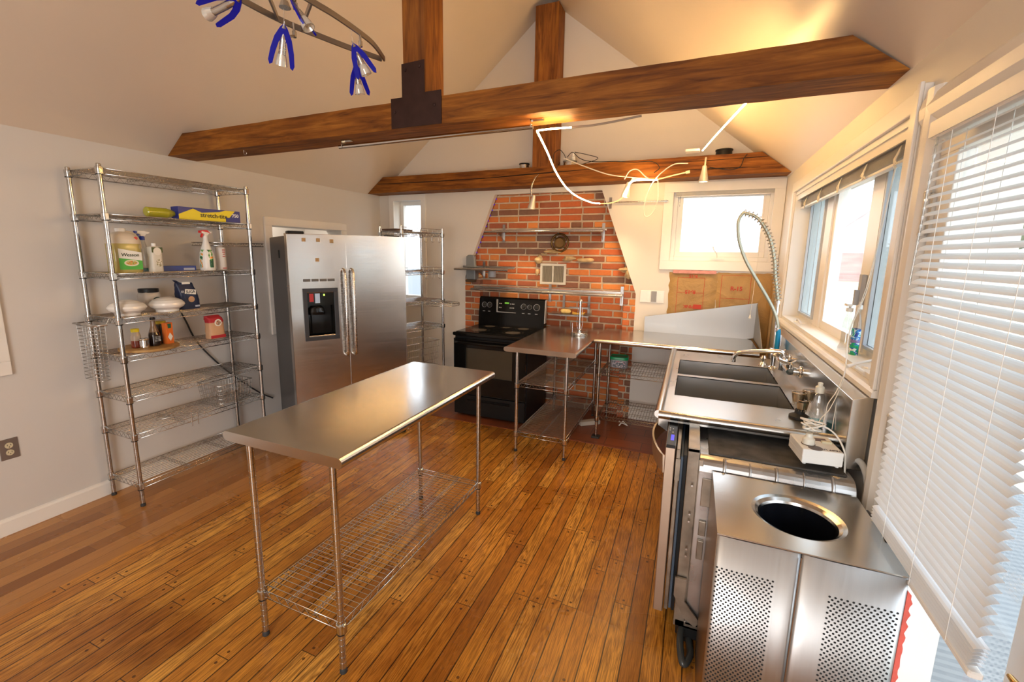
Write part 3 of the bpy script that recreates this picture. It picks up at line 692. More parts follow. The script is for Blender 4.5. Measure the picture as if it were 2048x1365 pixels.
def slim(x, y, z): v = Matrix.Translation(sr.location) @ Matrix.Rotation(ang, 4, 'Z') @ Vector((x, y, z)); return v
wbk = basket('wire_basket', 'deep pull out wire basket in the slim rack below its shelves', tuple(slim(0, 0, .445)), .26, .46, .255, pitch=.026); wbk.rotation_euler = (0, 0, ang)
for k_, z in enumerate((1.735, 1.385)):
    for i in range(3):
        p_ = slim(.155, .02+.09*i, z-.0)
        h_ = thing('s_hook', ['bent wire hook hanging under the top shelf of the slim rack', 'bent wire hook hanging under the second shelf of the slim rack'][k_], 'hook', tuple(p_), ang, ['hooks under the top slim rack shelf', 'hooks under the second slim rack shelf'][k_])
        MB().tube([(0, 0, -.01), (0, 0, -.04)]+arc((0, .016, -.045), .016, PI, 2*PI, 8, 'yz')+[(0, .034, -.03)], .0018, 6).tube(arc((0, 0, .0), .010, -PI/2, PI*.8, 7, 'yz'), .0018, 6).build('hook', CHROME, h_)
bx_ = thing('cardboard_tray', 'dark shallow tray lying on top of the slim rack behind the refrigerator', 'tray', tuple(slim(-.03, -.15, 1.774)), ang)
MB().box((-.1, -.1, 0), (.1, .1, .015)).build('tray', M('dark_tray', (.10, .05, .03), .6, 0, .2), bx_)
# ================================================================ refrigerator
fg = thing('refrigerator', 'stainless steel side by side refrigerator with water dispenser', 'refrigerator', (-2.678, 2.347, 0), 1.039)
FW, FD, FH = .90, .69, 1.695
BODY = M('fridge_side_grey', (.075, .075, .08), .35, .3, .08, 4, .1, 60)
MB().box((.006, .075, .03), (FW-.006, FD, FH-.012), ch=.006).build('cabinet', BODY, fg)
MB().box((.4135, .010, .04), (.4205, .074, FH-.002)).build('door_gap_shade', BLACK, fg)  # shade of the gap between the doors, put in as a black strip
def fdoor(x0, x1, holes):
    m = MB(); holed(m, [(x0, .035), (x1, .035), (x1, FH), (x0, FH)], holes, 'y', .002, .068); return m
dl_ = fdoor(.002, .414, [rect(.118, .945, .318, 1.268)]).build('freezer_door', FRIDGE, fg, bev=.004)
dr_ = fdoor(.420, FW-.002, []).build('fridge_door', FRIDGE, fg, bev=.004)
for d_, x in ((dl_, .387), (dr_, .450)):
    h_ = MB(); h_.tube([(x, .0, 1.44), (x, -.03, 1.435), (x, -.045, 1.41), (x, -.050, 1.10), (x, -.045, .80), (x, -.03, .775), (x, .0, .77)], .0115, 12)
    h_.build('handle', STEEL, d_)
ds = MB(); frame_rect(ds, 'y', -.008, .01, .088, .907, .341, 1.302, .030)
ds.build('dispenser_frame', M('dispenser_dark', (.035, .035, .04), .35, 0, .1), dl_, bev=.002)
dc = MB(); dc.box((.118, .055, .94), (.318, .066, 1.27)); dc.box((.116, .006, .94), (.119, .06, 1.27)); dc.box((.317, .006, .94), (.320, .06, 1.27)); dc.box((.118, .01, .935), (.318, .06, .945)); dc.box((.118, .008, 1.172), (.318, .058, 1.27))
dc.build('dispenser_recess', BGLOSS, dl_)
MB().lathe([(.055, 0), (.062, .02), (.05, .05), (.03, .07)], (.19, .035, 1.10), 20, sy=.4).box((.15, .03, .96), (.235, .045, 1.10)).build('dispenser_lever', BGLOSS, dl_)
MB().box((.135, .0065, 1.20), (.165, .0075, 1.262)).build('red_reflector', M('red_panel', (.45, .03, .03), .3, 0, .1), dl_)
MB().box((.175, .0065, 1.19), (.21, .0075, 1.262)).build('blue_panel', M('pale_blue_panel', (.45, .6, .8), .3, 0, .2), dl_)
MB().box((.236, .0065, 1.243), (.246, .0075, 1.257)).build('indicator', M('green_led', (.5, .9, .1), .4, 0, .1, emit=(.5, .9, .1), es=1.5), dl_)
for i in range(4): MB().box((.098+.058*i, -.0012, 1.352), (.098+.058*i+.050, .003, 1.371)).build('badge_slot', M('dark_slot', (.12, .11, .10), .5, 0, .1), dl_)
for x, z in ((.118, 1.655), (.218, 1.655), (.314, 1.65), (.205, 1.512)):
    MB().box((x-.013, -.0010, z-.013), (x+.013, .003, z+.013), M_=None).build('glue_mark', M('tan_glue_mark', (.42, .27, .13), .8, 0, .3, 60), dl_)
MB().box((.02, .03, FH), (.13, .11, FH+.022), ch=.004).build('hinge_cover', BLACK, fg); MB().box((.76, .03, FH), (.87, .10, FH+.015), ch=.003).build('hinge_cover', BLACK, fg)
MB().box((.425, .05, FH-.01), (.47, .08, FH+.006)).build('top_clip', BLACK, fg)
MB().lathe([(.014, .0), (.014, .015), (.02, .02), (.02, .03)], (FW-.03, .09, 0), 12).lathe([(.014, .0), (.014, .015), (.02, .02), (.02, .03)], (.03, .09, 0), 12).lathe([(.02, .0), (.02, .03)], (.05, FD-.05, 0), 12).lathe([(.02, .0), (.02, .03)], (FW-.05, FD-.05, 0), 12).build('feet', BLACK, fg)
MB().box((.02, .02, .005), (FW-.02, .07, .034)).build('toe_grille', BLACK, fg)
MB().tube([(-.002, .055, 1.32), (.004, .055, 1.32)], .006, 8).build('side_screw', CHROME, fg)
MB().box((-.0, .30, 1.52), (.007, .33, 1.58)).build('side_latch', BLACK, fg)
# ================================================================ stove
sv = thing('electric_stove', 'black glass top electric stove against the brick wall', 'stove', (-2.079, 3.68, 0))
SW, SD, SH = .745, .61, .842
MB().box((.0, .03, .022), (SW, SD, .80), ch=.003).build('body', BLACK, sv)
ct = MB().box((-.006, -.012, .802), (SW+.006, SD, SH-.008), ch=.006).box((.02, .015, SH-.009), (SW-.02, SD-.09, SH-.002)); ct.build('cooktop', BGLOSS, sv, bev=.002)
RING = M('burner_ring', (.10, .09, .085), .25, 0, .2, 30)
for x, y, r_ in ((.19, .165, .105), (.545, .165, .10), (.19, .42, .075), (.37, .42, .055), (.555, .42, .08)):
    m_ = MB()
    for q in (1, .72) if r_ > .06 else (1,): m_.lathe([(r_*q-.003, .0), (r_*q, .0)], (x, y, SH-.0012), 40, capb=False, capt=False)
    m_.lathe([(.0, 0), (r_*.70, 0)], (x, y, SH-.0014), 32, capb=False, capt=False)
    m_.build('burner', RING, sv)
dr = MB(); holed(dr, rect(.006, .235, SW-.006, .772), [rect(.135, .42, SW-.135, .69)], 'y', -.005, .03); dro = dr.build('oven_door', BGLOSS, sv, bev=.003)
MB().box((.135, .004, .42), (SW-.135, .01, .69)).build('window', M('oven_glass', (.055, .05, .035), .05, 0, .1, coat=.5), dro)
MB().tube([(.03, -.004, .735), (.04, -.036, .742), (.10, -.046, .744), (SW/2, -.050, .742), (SW-.10, -.046, .744), (SW-.04, -.036, .742), (SW-.03, -.004, .735)], .012, 10).build('handle', BGLOSS, dro)
MB().box((.006, -.003, .03), (SW-.006, .03, .225), ch=.003).prism([(-.003, .195), (-.020, .19), (-.018, .182), (-.003, .17)], 'x', .15, SW-.15).build('drawer', BLACK, sv)
bgm = MB().prism([(SD-.095, SH-.01), (SD-.085, SH+.12), (SD-.06, 1.118), (SD-.045, 1.130), (SD, 1.130), (SD, SH-.01)], 'x', .01, SW-.01); bg_ = bgm.build('control_panel', BGLOSS, sv, bev=.003)
pn = Vector((0, -(1.118-SH-.12), .025)).normalized(); pu = Vector((0, .025, 1.118-SH-.12)).normalized()
def onp(x, q): return Vector((x, SD-.085+.025*q, SH+.12+(1.118-SH-.12)*q))+pn*.001
KN = M('knob_black', (.03, .03, .03), .25, 0, .1); SIL = M('silver_print', (.55, .55, .55), .4, .5, .05)
for x, r_ in ((.07, .020), (.13, .020), (.51, .021), (.575, .017), (.65, .024)):
    Mx = Matrix.Translation(onp(x, .55)) @ pn.to_track_quat('Z', 'Y').to_matrix().to_4x4()
    kb = MB().lathe([(r_*1.15, 0), (r_, .004), (r_*.8, .018), (r_*.7, .020)], (0, 0, 0), 20, M_=Mx); kb.box((-r_*.2, -r_*.9, .012), (r_*.2, r_*.9, .026), M_=Mx)
    ko = kb.build('knob', KN, bg_); MB().lathe([(r_*1.3, 0), (r_*1.4, 0.0006)], (0, 0, 0), 24, M_=Mx, capb=False, capt=False).build('dial_ring', SIL, ko)
    MB().cbox(tuple(onp(x, .12)), (.026, .0012, .006)).build('dial_print', SIL, bg_)
ds = MB(); a, b = onp(.215, .10), onp(.43, .95)
ds.prism([(.215, onp(.2, .10).z), (.43, onp(.2, .10).z), (.43, onp(.2, .13).z), (.235, onp(.2, .14).z), (.225, onp(.2, .2).z), (.222, onp(.2, .95).z), (.215, onp(.2, .95).z)], 'y', onp(.2, .5).y-.014, onp(.2, .5).y+.01); ds.build('display_trim', SIL, bg_)
MB().cbox(tuple(onp(.325, .72)), (.045, .012, .014)).build('clock', M('green_clock', (.12, .35, .05), .4, 0, .1, emit=(.2, .6, .05), es=.35), bg_)
m_ = MB()
for x in (.245, .262, .365, .385, .402): 
    for q in (.42, .68): m_.cbox(tuple(onp(x, q)), (.009, .012, .010))
m_.build('buttons', SIL, bg_)
MB().prism([(SD-.088, SH+.05), (SD-.06, 1.12), (SD-.03, 1.128), (SD-.03, SH+.05)], 'x', SW-.012, SW-.004).build('end_trim', SIL, bg_)
# ================================================================ sink
sk = thing('sink', 'two bowl stainless steel commercial sink below the window', 'sink', (0, 2.0, 0))
def W(mb, name, mat, par, **k): return mb.build(name, mat, par, world=True, **k)
X0, X1, Y0, Y1, ZS = -.118, .546, 2.0, 3.535, .872
s_ = MB(); bowls = [(-.045, 2.365, .475, 2.775), (-.045, 2.825, .475, 3.225)]
holed(s_, rect(X0+.03, Y0+.03, X1, Y1-.005), [rect(*b_) for b_ in bowls], 'z', ZS-.004, ZS)
for (a, b, c, d) in bowls:
    zb = ZS-.31; t = .003
    s_.box((a-t, b, zb), (a, d, ZS)).box((c, b, zb), (c+t, d, ZS)).box((a, b-t, zb), (c, b, ZS)).box((a, d, zb), (c, d+t, ZS)).box((a-t, b-t, zb-t), (c+t, d+t, zb))
W(s_, 'bowls', M('sink_steel', (.60, .585, .56), .3, 1, .12, 4, .1, 20, rvar=.2), sk)
r_ = .019
rim = MB()
rim.tube([(X0+r_, Y0+r_, ZS+.004), (X0+r_, Y1, ZS+.004)], r_, 14).tube([(X0+r_, Y0+r_, ZS+.004), (X1, Y0+r_, ZS+.004)], r_, 14)
rim.prism([(X0+.02, ZS-.003), (X0+.02, ZS-.05), (X0+.06, ZS-.075), (X0+.06, ZS-.003)], 'y', Y0+.03, Y1-.01)
rim.prism([(Y0+.02, ZS-.003), (Y0+.02, ZS-.025), (Y0+.36, ZS-.075), (Y0+.36, ZS-.004)], 'x', X0+.03, X1-.01)
W(rim, 'rim', STEELY, sk)
bs = MB().prism([(.545, .862), (.545, 1.078), (.600, 1.099), (.606, 1.09), (.606, .82), (.557, .82)], 'y', 1.875, Y1)
W(bs, 'backsplash', STEELY, sk, bev=.002)
LG = MB()
for x, y in ((.0, 3.33), (.5, 3.33)): LG.lathe([(.02, .015), (.02, .80)], (x, y, 0), 14); LG.lathe([(.016, 0), (.024, .015)], (x, y, 0), 12)
W(LG, 'legs', STEEL, sk)
W(MB().lathe([(.045, .002), (.04, .004), (.02, .001)], (.2, 2.57, ZS-.31), 20).lathe([(.045, .002), (.04, .004), (.02, .001)], (.2, 3.02, ZS-.31), 20), 'drain', CHROMEB, sk)
# wall faucet
fc = thing('wall_faucet', 'chrome wall mounted swing spout faucet on the sink backsplash', 'faucet', (.56, 2.83, 1.0))
m_ = MB()
for y in (2.68, 2.98):
    Mx = Matrix.Translation((.562, y, .985)) @ Matrix.Rotation(-PI/2, 4, 'Y')
    m_.lathe([(.032, 0), (.030, .006), (.018, .010), (.018, .02), (.022, .022), (.022, .034), (.016, .036), (.016, .05)], (0, 0, 0), 16, M_=Mx)
m_.tube([(.512, 2.66, .985), (.512, 3.0, .985)], .017, 12); m_.lathe([(.026, -.03), (.026, .03), (.018, .036), (.018, .05)], (.512, 2.83, .985), 16); W(m_, 'valve_body', CHROMEB, fc)
for y in (2.68, 2.98):
    h_ = MB().lathe([(.015, 0), (.017, .02), (.010, .03)], (.512, y, 1.0), 12); h_.tube([(.512, y, 1.022), (.485, y-.01, 1.034), (.455, y-.018, 1.046)], [.007, .009, .007], 8).tube([(.512, y, 1.022), (.54, y+.012, 1.04)], [.007, .006], 8)
    W(h_, 'lever', CHROMEB, fc)
W(MB().tube(spline([(.505, 2.83, 1.0), (.507, 2.83, 1.035), (.49, 2.832, 1.056), (.44, 2.84, 1.054), (.33, 2.865, 1.034), (.29, 2.875, 1.022), (.270, 2.88, 1.0), (.266, 2.882, .972)], 6), .0115, 12).lathe([(.0135, -.008), (.0135, .006)], (.2655, 2.882, .972), 12), 'spout', CHROMEB, fc)
fc.location.x -= .018
# pre rinse
pr_ = thing('pre_rinse_sprayer', 'tall pre rinse sprayer with coiled spring hose and blue grip', 'sprayer', (.50, 3.25, ZS))
m_ = MB().lathe([(.030, 0), (.026, .008), (.014, .014), (.014, .06), (.020, .062), (.020, .09), (.012, .094)], (.505, 3.25, ZS), 16)
m_.tube([(.505, 3.25, ZS+.09), (.495, 3.25, 1.30)], .0085, 10).lathe([(.013, 0), (.013, .02)], (.4965, 3.25, 1.285), 12)
m_.lathe([(.028, 0), (.024, .012), (.012, .03), (.014, .05), (.02, .052), (.01, .07)], (.455, 3.28, ZS), 14); W(m_, 'riser', CHROMEB, pr_)
up_ = spline([(.495, 3.25, 1.30), (.479, 3.25, 1.38), (.462, 3.25, 1.47), (.449, 3.25, 1.558), (.415, 3.25, 1.68), (.368, 3.25, 1.771), (.317, 3.25, 1.824), (.251, 3.25, 1.848)], 6)
dn = spline([(.251, 3.25, 1.848), (.231, 3.25, 1.81), (.229, 3.25, 1.76), (.247, 3.25, 1.66), (.295, 3.25, 1.545), (.368, 3.25, 1.425), (.434, 3.25, 1.32), (.478, 3.248, 1.24), (.500, 3.245, 1.18), (.512, 3.243, 1.13)], 6)
W(MB().tube(up_[:-1]+dn, .0098, 10), 'hose', M('grey_green_hose', (.40, .43, .36), .35, .5, .1, 20, stretch=(1, 1, 1)), pr_)
P = up_; tot = [0]
for a, b in zip(P, P[1:]): tot.append(tot[-1]+(b-a).length)
turns = 28; pts = []; N = turns*10; j = 0
for i in range(N+1):
    s0 = tot[-1]*i/N
    while j < len(P)-2 and tot[j+1] < s0: j += 1
    q = (s0-tot[j])/(tot[j+1]-tot[j]); c = P[j].lerp(P[j+1], q); d = (P[j+1]-P[j]).normalized(); n1 = Vector((0, 1, 0)); n2 = d.cross(n1)
    an = 2*PI*turns*i/N; rr = .0195
    pts.append(c+(n1*math.cos(an)+n2*math.sin(an))*rr)
W(MB().tube(pts, .0027, 5), 'spring', M('spring_steel', (.52, .46, .38), .3, 1, .1), pr_)
g = MB().tube([(.512, 3.243, 1.13), (.514, 3.242, 1.11), (.516, 3.24, 1.00)], [.011, .014, .013], 12); W(g, 'grip', M('blue_rubber_grip', (.0, .26, .52), .4, 0, .1), pr_)
W(MB().tube([(.51, 3.243, 1.135), (.512, 3.243, 1.105)], .0125, 12).tube([(.516, 3.24, 1.0), (.516, 3.235, .975), (.505, 3.22, .955)], [.008, .010, .014], 10).tube([(.53, 3.24, 1.09), (.535, 3.235, 1.02)], .004, 6), 'spray_head', CHROMEB, pr_)
# things on the sink
def bottle(name, label, loc, prof, mats, n=24, rz=0, sx=1, sy=1, cat='bottle', bodyname='body'):
    t = thing(name, label, cat, loc, rz); MB().lathe(prof, n=n, sx=sx, sy=sy).build(bodyname, mats, t); return t
TEAL = M('teal_liquid', (.0, .30, .38), .15, 0, .15, 20, trans=.25)
sb = thing('squeeze_bottle', 'clear squeeze bottle with teal soap left on the near sink corner', 'bottle', (.512, 2.15, ZS+.001))
MB().lathe([(.026, 0), (.029, .005), (.029, .03), (.026, .06), (.021, .085), (.024, .11), (.020, .14), (.013, .15)], n=24, capb=False).build('body', CLEARP, sb)
MB().lathe([(.025, .002), (.0275, .006), (.0275, .03), (.0, .0302)], n=24).build('liquid', TEAL, sb)
MB().lathe([(.016, .148), (.016, .172), (.013, .176), (.009, .178), (.009, .19), (.006, .192)], n=18).build('cap', M('cream_cap', (.72, .70, .60), .4, 0, .05), sb)
st_ = thing('sink_strainer', 'pair of rusty metal strainers standing in a dark rubber stopper', 'strainer', (.473, 2.245, ZS+.001))
MB().lathe([(.040, 0), (.040, .010), (.034, .014), (.020, .022), (.018, .04)], n=24).build('rubber_stopper', RUBBER, st_)
RUST = M('tarnished_strainer', (.55, .45, .33), .35, 1, .3, 30)
for (cx, cy2, z, rr) in ((-.012, .0, .095, .026), (.028, .012, .105, .025), (.005, -.008, .065, .023)):
    m_ = MB(); m_.tube([(cx+rr*math.cos(2*PI*i/24), cy2+rr*math.sin(2*PI*i/24), z+.02) for i in range(24)], .0022, 6, closed=True)
    m_.lathe([(rr*.75, z-.02), (rr, z-.018+.03)], (cx, cy2, 0), 20, capb=True, capt=False)
    for i in range(10): t_ = 2*PI*i/10; m_.tube([(cx+rr*math.cos(t_), cy2+rr*math.sin(t_), z+.02), (cx+rr*.7*math.cos(t_), cy2+rr*.7*math.sin(t_), z-.03)], .0012, 4)
    m_.build('strainer_cup', RUST, st_)
MB().tube([(.0, -.004, .03), (.004, -.004, .09)], .004, 8).build('stem', RUST, st_)
# power strip box on the dishwasher
pb = thing('power_box', 'white metal power box with a plug in it on the dishwasher top', 'power supply', (.455, 1.87, .845), math.radians(6))
PBM = M('box_white_metal', (.74, .72, .68), .4, 0, .05)
MB().box((-.062, -.075, .006), (.062, .075, .058), ch=.002).box((-.0625, -.0755, .031), (.0625, .0755, .0325)).build('case', PBM, pb)
m_ = MB(); [m_.lathe([(.006, 0), (.006, .006)], (a, b, 0), 10) for a in (-.05, .05) for b in (-.062, .062)]; m_.build('feet', WHITEP, pb)
MB().lathe([(.022, .0), (.022, .0015)], (-.030, -.02, .058), 24).lathe([(.022, .0), (.022, .0015)], (-.018, -.055, .058), 24).build('socket', M('brown_socket', (.10, .06, .04), .4, 0, .1), pb)
MB().lathe([(.020, .001), (.019, .02), (.012, .028), (.010, .040)], (-.030, -.02, .059), 20).build('plug', M('clear_white_plug', (.72, .68, .58), .3, 0, .08), pb)
MB().box((.005, .02, .058), (.045, .05, .0588)).build('label_patch', M('dark_sticker', (.10, .05, .05), .5, 0, .2), pb)
text('TRIPP LITE', .016, M('ink', (.04, .03, .03), .6, 0, .1), pb, (-1, .0, 0), (0, -1, 0), (.024, -.058, .0585), sx=.95)
MB().box((.02, .0, .058), (.05, .012, .066)).build('switch', M('switch_cream', (.65, .60, .42), .4, 0, .05), pb)
co = thing('white_cord', 'tangled white cord heaped over the power box plug', 'cord', (.44, 1.87, .93))
rr = random.Random(5); pts = []
for i in range(16): a = i*2.3; pts.append((.434+.035*math.cos(a)*rr.uniform(.5, 1.3), 1.87+.035*math.sin(a)*rr.uniform(.4, 1.2), .965+rr.uniform(-.012, .02)))
pts += [(.47, 1.87, .97), (.51, 1.86, .945), (.532, 1.83, .90), (.545, 1.85, .84), (.56, 1.86, .70)]
W(MB().tube(spline(pts, 6), .003, 7), 'cord', CORDW, co)
bc = thing('blind_cord', 'long beige blind cords hanging from the sink window blind to the power box', 'cord', (.60, 2.1, 1.2))
m_ = MB()
m_.tube(spline([(.665, 2.20, 1.95), (.655, 2.22, 1.7), (.64, 2.24, 1.45), (.612, 2.26, 1.27), (.572, 2.10, 1.135), (.535, 2.02, 1.07), (.498, 1.96, 1.03), (.49, 1.94, .995), (.475, 1.90, .965)], 8), .0016, 6)
m_.tube(spline([(.668, 2.20, 1.95), (.657, 2.22, 1.7), (.645, 2.24, 1.45), (.614, 2.26, 1.27), (.574, 2.10, 1.133), (.545, 2.03, 1.07), (.505, 1.96, 1.01), (.478, 1.93, .985), (.465, 1.91, .97)], 8), .0016, 6)
m_.tube(spline([(.574, 2.10, 1.133), (.552, 2.05, 1.09), (.545, 2.04, 1.0), (.54, 2.03, .91)], 8), .0014, 6)
W(m_, 'cords', CORDW, bc)
# sill things
cbm = bottle('clear_bottle', 'empty clear plastic bottle on the window sill behind the blue labelled one', (.672, 2.52, 1.13), [(.025, 0), (.027, .004), (.027, .03), (.020, .05), (.019, .15), (.012, .175), (.010, .18), (.010, .20)], CLEARP)
MB().lathe([(.014, .198), (.014, .215), (.005, .217)], n=16).build('cap', WHITEP, cbm)
MB().box((-.02, -.035, .225), (.0, .01, .235)).tube([(0, 0, .21), (0, 0, .23)], .005, 8).build('trigger', WHITEP, cbm)
lb = bottle('soap_bottle', 'dish soap bottle with blue and green label on the window sill', (.675, 2.40, 1.13), [(.026, 0), (.029, .005), (.029, .13), (.024, .17), (.013, .20), (.013, .225)], CLEARP, sx=.55, sy=.9)
def label_blob(name, cols, sc_=45):
    m, t, b = base(name); n = noise(t, coords(t), sc_, 2, .5); rp = nn(t, 'ValToRGB'); rp.color_ramp.interpolation = 'CONSTANT'; lk(t, n, rp.inputs[0]); el = rp.color_ramp.elements
    el[0].color = (*cols[0], 1); el[1].position = .46; el[1].color = (*cols[1], 1)
    for i, c in enumerate(cols[2:]): e = el.new(.52+.07*i); e.color = (*c, 1)
    lk(t, rp.outputs[0], b.inputs['Base Color']); b.inputs['Roughness'].default_value = .35; return m
MB().lathe([(.0298, .015), (.0298, .075)], n=24, sx=.55, sy=.9, capb=False, capt=False).build('label', label_blob('green_label', [(.02, .35, .12), (.0, .45, .25), (.03, .12, .5), (.75, .85, .8)]), lb)
MB().lathe([(.0298, .088), (.0298, .135)], n=24, sx=.55, sy=.9, capb=False, capt=False).build('label', label_blob('blue_label', [(.01, .05, .35), (.02, .22, .62), (.6, .8, .9), (.0, .4, .3)]), lb)
MB().lathe([(.0300, .075), (.0300, .088)], n=24, sx=.55, sy=.9, capb=False, capt=False).build('label', M('label_purple_band', (.30, .22, .50), .4, 0, .3, 90), lb)
MB().lathe([(.010, .222), (.010, .24), (.005, .242), (.004, .255)], n=16).build('cap', WHITEP, lb)
for (nm, lab, c, rz) in (('window_crank_handle', 'loose white window crank at the far end of the sill', (.665, 3.45, 1.129), 1.9), ('window_operator', 'broken white window operator lying at the near end of the sill', (.675, 2.13, 1.129), .6)):
    t = thing(nm, lab, 'window hardware', c, rz)
    MB().cbox((0, 0, .014), (.10, .035, .028), ch=.004).build('housing', FRAMEW, t)
    MB().tube([(.04, 0, .028), (.0, .02, .045), (-.06, .035, .03), (-.085, .04, .02)], [.007, .006, .006, .008], 8).build('arm', FRAMEW, t)
t = thing('plastic_clip', 'small white plastic clip beside the window operator on the sill', 'clip', (.64, 2.06, 1.129), .3)
MB().cbox((0, 0, .01), (.05, .018, .018), ch=.003).tube([(-.02, 0, .015), (-.05, .01, .035)], .006, 8).build('clip', FRAMEW, t)
# ================================================================ dishwasher
dw = thing('dishwasher', 'uncovered stainless dishwasher with its door ajar under the sink edge', 'dishwasher', (-.01, 1.765, 0))
GALV = M('tub_metal', (.60, .59, .58), .28, .95, .35, 5, .35, 9, rvar=.3)
FELT = M('dark_felt_top', (.075, .068, .06), .85, 0, .5, 16, .8, 30)
RUSTM = M('grimy_frame_metal', (.40, .34, .27), .42, .85, .5, 9, .3, 30, rvar=.3)
m_ = MB(); prof = [(0, .09), (0, .76)]+[(.0+.05-.05*math.cos(t_), .76+.05*math.sin(t_)) for t_ in [PI/2*i/6 for i in range(1, 7)]]+[(.56, .81), (.56, .09)]
m_.prism(prof, 'x', .085, .575)
for i in range(5): xx = .17+.085*i; m_.tube([(xx, .0, .745), (xx, -.0005, .762)]+[(xx, .05-.0505*math.cos(t_), .76+.0505*math.sin(t_)) for t_ in [PI/2*i_/5 for i_ in range(1, 5)]], .004 if i % 2 else .006, 6)
m_.box((.10, -.004, .705), (.575, .002, .735), ch=.002)
m_.build('tub', GALV, dw, bev=.004)
MB().box((.115, .055, .808), (.56, .55, .816), ch=.004).build('insulation_pad', FELT, dw)
fm_ = MB().box((.040, .0, .07), (.082, .02, .845)).box((.040, .54, .07), (.082, .57, .845)).box((.040, .0, .830), (.082, .57, .848)).box((.078, .004, .07), (.098, .012, .80)).box((.098, -.006, .62), (.135, .004, .735)).box((.10, -.012, .50), (.125, .0, .56)).box((.10, -.016, .40), (.122, .0, .48)).box((.045, 0, .07), (.58, .56, .10)); fm_.build('side_frame', RUSTM, dw, bev=.002)
m_ = MB()
for z in (.70, .58, .55, .43, .40, .22, .16): m_.lathe([(.005, 0), (.004, .003)], (0, 0, 0), 8, M_=Matrix.Translation((.064, -.012, z)) @ Matrix.Rotation(PI/2, 4, 'X'))
m_.build('screws', CHROME, dw)
dd = MB(); dd.box((-.043, .015, .10), (-.005, .575, .838), ch=.003); ddo = dd.build('door', M('door_edge_steel', (.52, .42, .33), .35, .9, .08, 4, .1, 20), dw)
MB().box((-.0405, .0145, .8365), (-.0065, .572, .8395)).box((-.0405, .0135, .826), (-.0065, .0155, .8395)).build('control_strip', BLACK, ddo)
MB().box((-.027, .065, .8390), (-.015, .125, .8402)).build('display', M('blue_display', (.06, .06, .5), .5, 0, .05, emit=(.12, .10, 1.0), es=.8, spec=.1), ddo)
m_ = MB()
for a, z in ((-.034, .20), (-.022, .195), (-.034, .175), (-.022, .155)): m_.box((a-.002, z-.005, .8390), (a+.002, z+.005, .8402))
m_.build('icons', M('pale_print', (.6, .6, .6), .5, 0, .05), ddo)
h_ = MB(); n = 28; secs = []
for i in range(n+1):
    q = i/n; y = .02+.53*q; x = -.044-.060*math.sin(PI*q)**.8
    secs += [(x+.006, y, .715), (x-.002, y, .715), (x-.007, y, .79), (x+.001, y, .79)]
fs = [[3, 2, 1, 0], [n*4+j for j in range(4)]]
for i in range(n):
    for j in range(4): fs.append([i*4+j, i*4+(j+1) % 4, i*4+4+(j+1) % 4, i*4+4+j])
h_.add(secs, fs, 0, False); h_.build('handle', M('warm_steel_strap', (.50, .42, .33), .35, .9, .05), ddo)
MB().box((.027, .03, .11), (.039, .55, .80)).build('gap_shade_backing', BLACK, dw)  # black sheet added to darken the gap between door and tub like shade
di = MB().box((-.001, .012, .12), (.014, .57, .828), ch=.002); di.box((-.001, .006, .70), (.016, .012, .79)); di.build('inner_door', RUSTM, dw)
MB().box((.016, .012, .13), (.026, .56, .80), ch=.002).build('door_seal', M('blue_grey_seal', (.06, .09, .13), .5, 0, .1), dw)
MB().prism([(-.012, .30), (.03, .30), (.03, .20), (.09, .13), (.075, .10), (.03, .13), (-.012, .22)], 'y', -.018, -.008, M_=Matrix.Translation((.045, 0, 0))).build('hinge_arm', RUSTM, dw)
MB().box((.05, .0, .02), (.57, .54, .09), ch=.01).lathe([(.02, 0), (.02, .03)], (.09, .03, 0), 12).lathe([(.02, 0), (.02, .03)], (.53, .03, 0), 12).build('base_pan', BLACK, dw)
t = thing('drain_hose', 'pale grey hose bending down behind the right end of the dishwasher', 'hose', (.595, 1.80, .6))
W(MB().tube(spline([(.575, 1.90, .86), (.598, 1.86, .85), (.602, 1.80, .80), (.602, 1.765, .70), (.602, 1.76, .45)], 8), .011, 10), 'hose', M('pale_hose', (.55, .54, .50), .4), t)
MB().box((.10, .262, .848), (.16, .278, .857)).box((.163, .262, .848), (.205, .276, .855)).build('latch_strip', CHROME, dw)
t = thing('water_hose', 'black hose coiled on the floor below the open dishwasher', 'hose', (.09, 1.62, .05))
W(MB().tube(spline([(.07, 1.83, .07), (.06, 1.72, .05), (.075, 1.64, .022), (.10, 1.70, .018), (.09, 1.80, .02)], 8), .014, 10), 'hose', M('clear_black_hose', (.04, .045, .045), .2, 0, .1), t)
# ================================================================ waste bin
bn = thing('waste_bin', 'square stainless steel waste bin with round top opening and perforated doors', 'bin', (.119, 1.328, 0))
bw, bd, bh = .440, .412, .78
cx, cy2, rx, ry = .232, .202, .103, .105
tp = MB(); nseg = 48
ell = [(cx+rx*1.27*math.cos(2*PI*i/nseg), cy2+ry*1.27*math.sin(2*PI*i/nseg)) for i in range(nseg)]
holed(tp, rect(0, 0, bw, bd), [ell[::-1]], 'z', bh-.004, bh)
prof = [(1.27, bh), (1.22, bh+.0), (1.12, bh-.004), (1.03, bh-.012), (1.0, bh-.020), (1.0, bh-.045)]
for (k0, z0), (k1, z1) in zip(prof, prof[1:]):
    vs = [(cx+rx*k0*math.cos(2*PI*i/nseg), cy2+ry*k0*math.sin(2*PI*i/nseg), z0) for i in range(nseg)]+[(cx+rx*k1*math.cos(2*PI*i/nseg), cy2+ry*k1*math.sin(2*PI*i/nseg), z1) for i in range(nseg)]
    tp.add(vs, [[i, nseg+i, nseg+(i+1) % nseg, (i+1) % nseg] for i in range(nseg)], 0, True)
tp.build('top_plate', STEELY, bn)
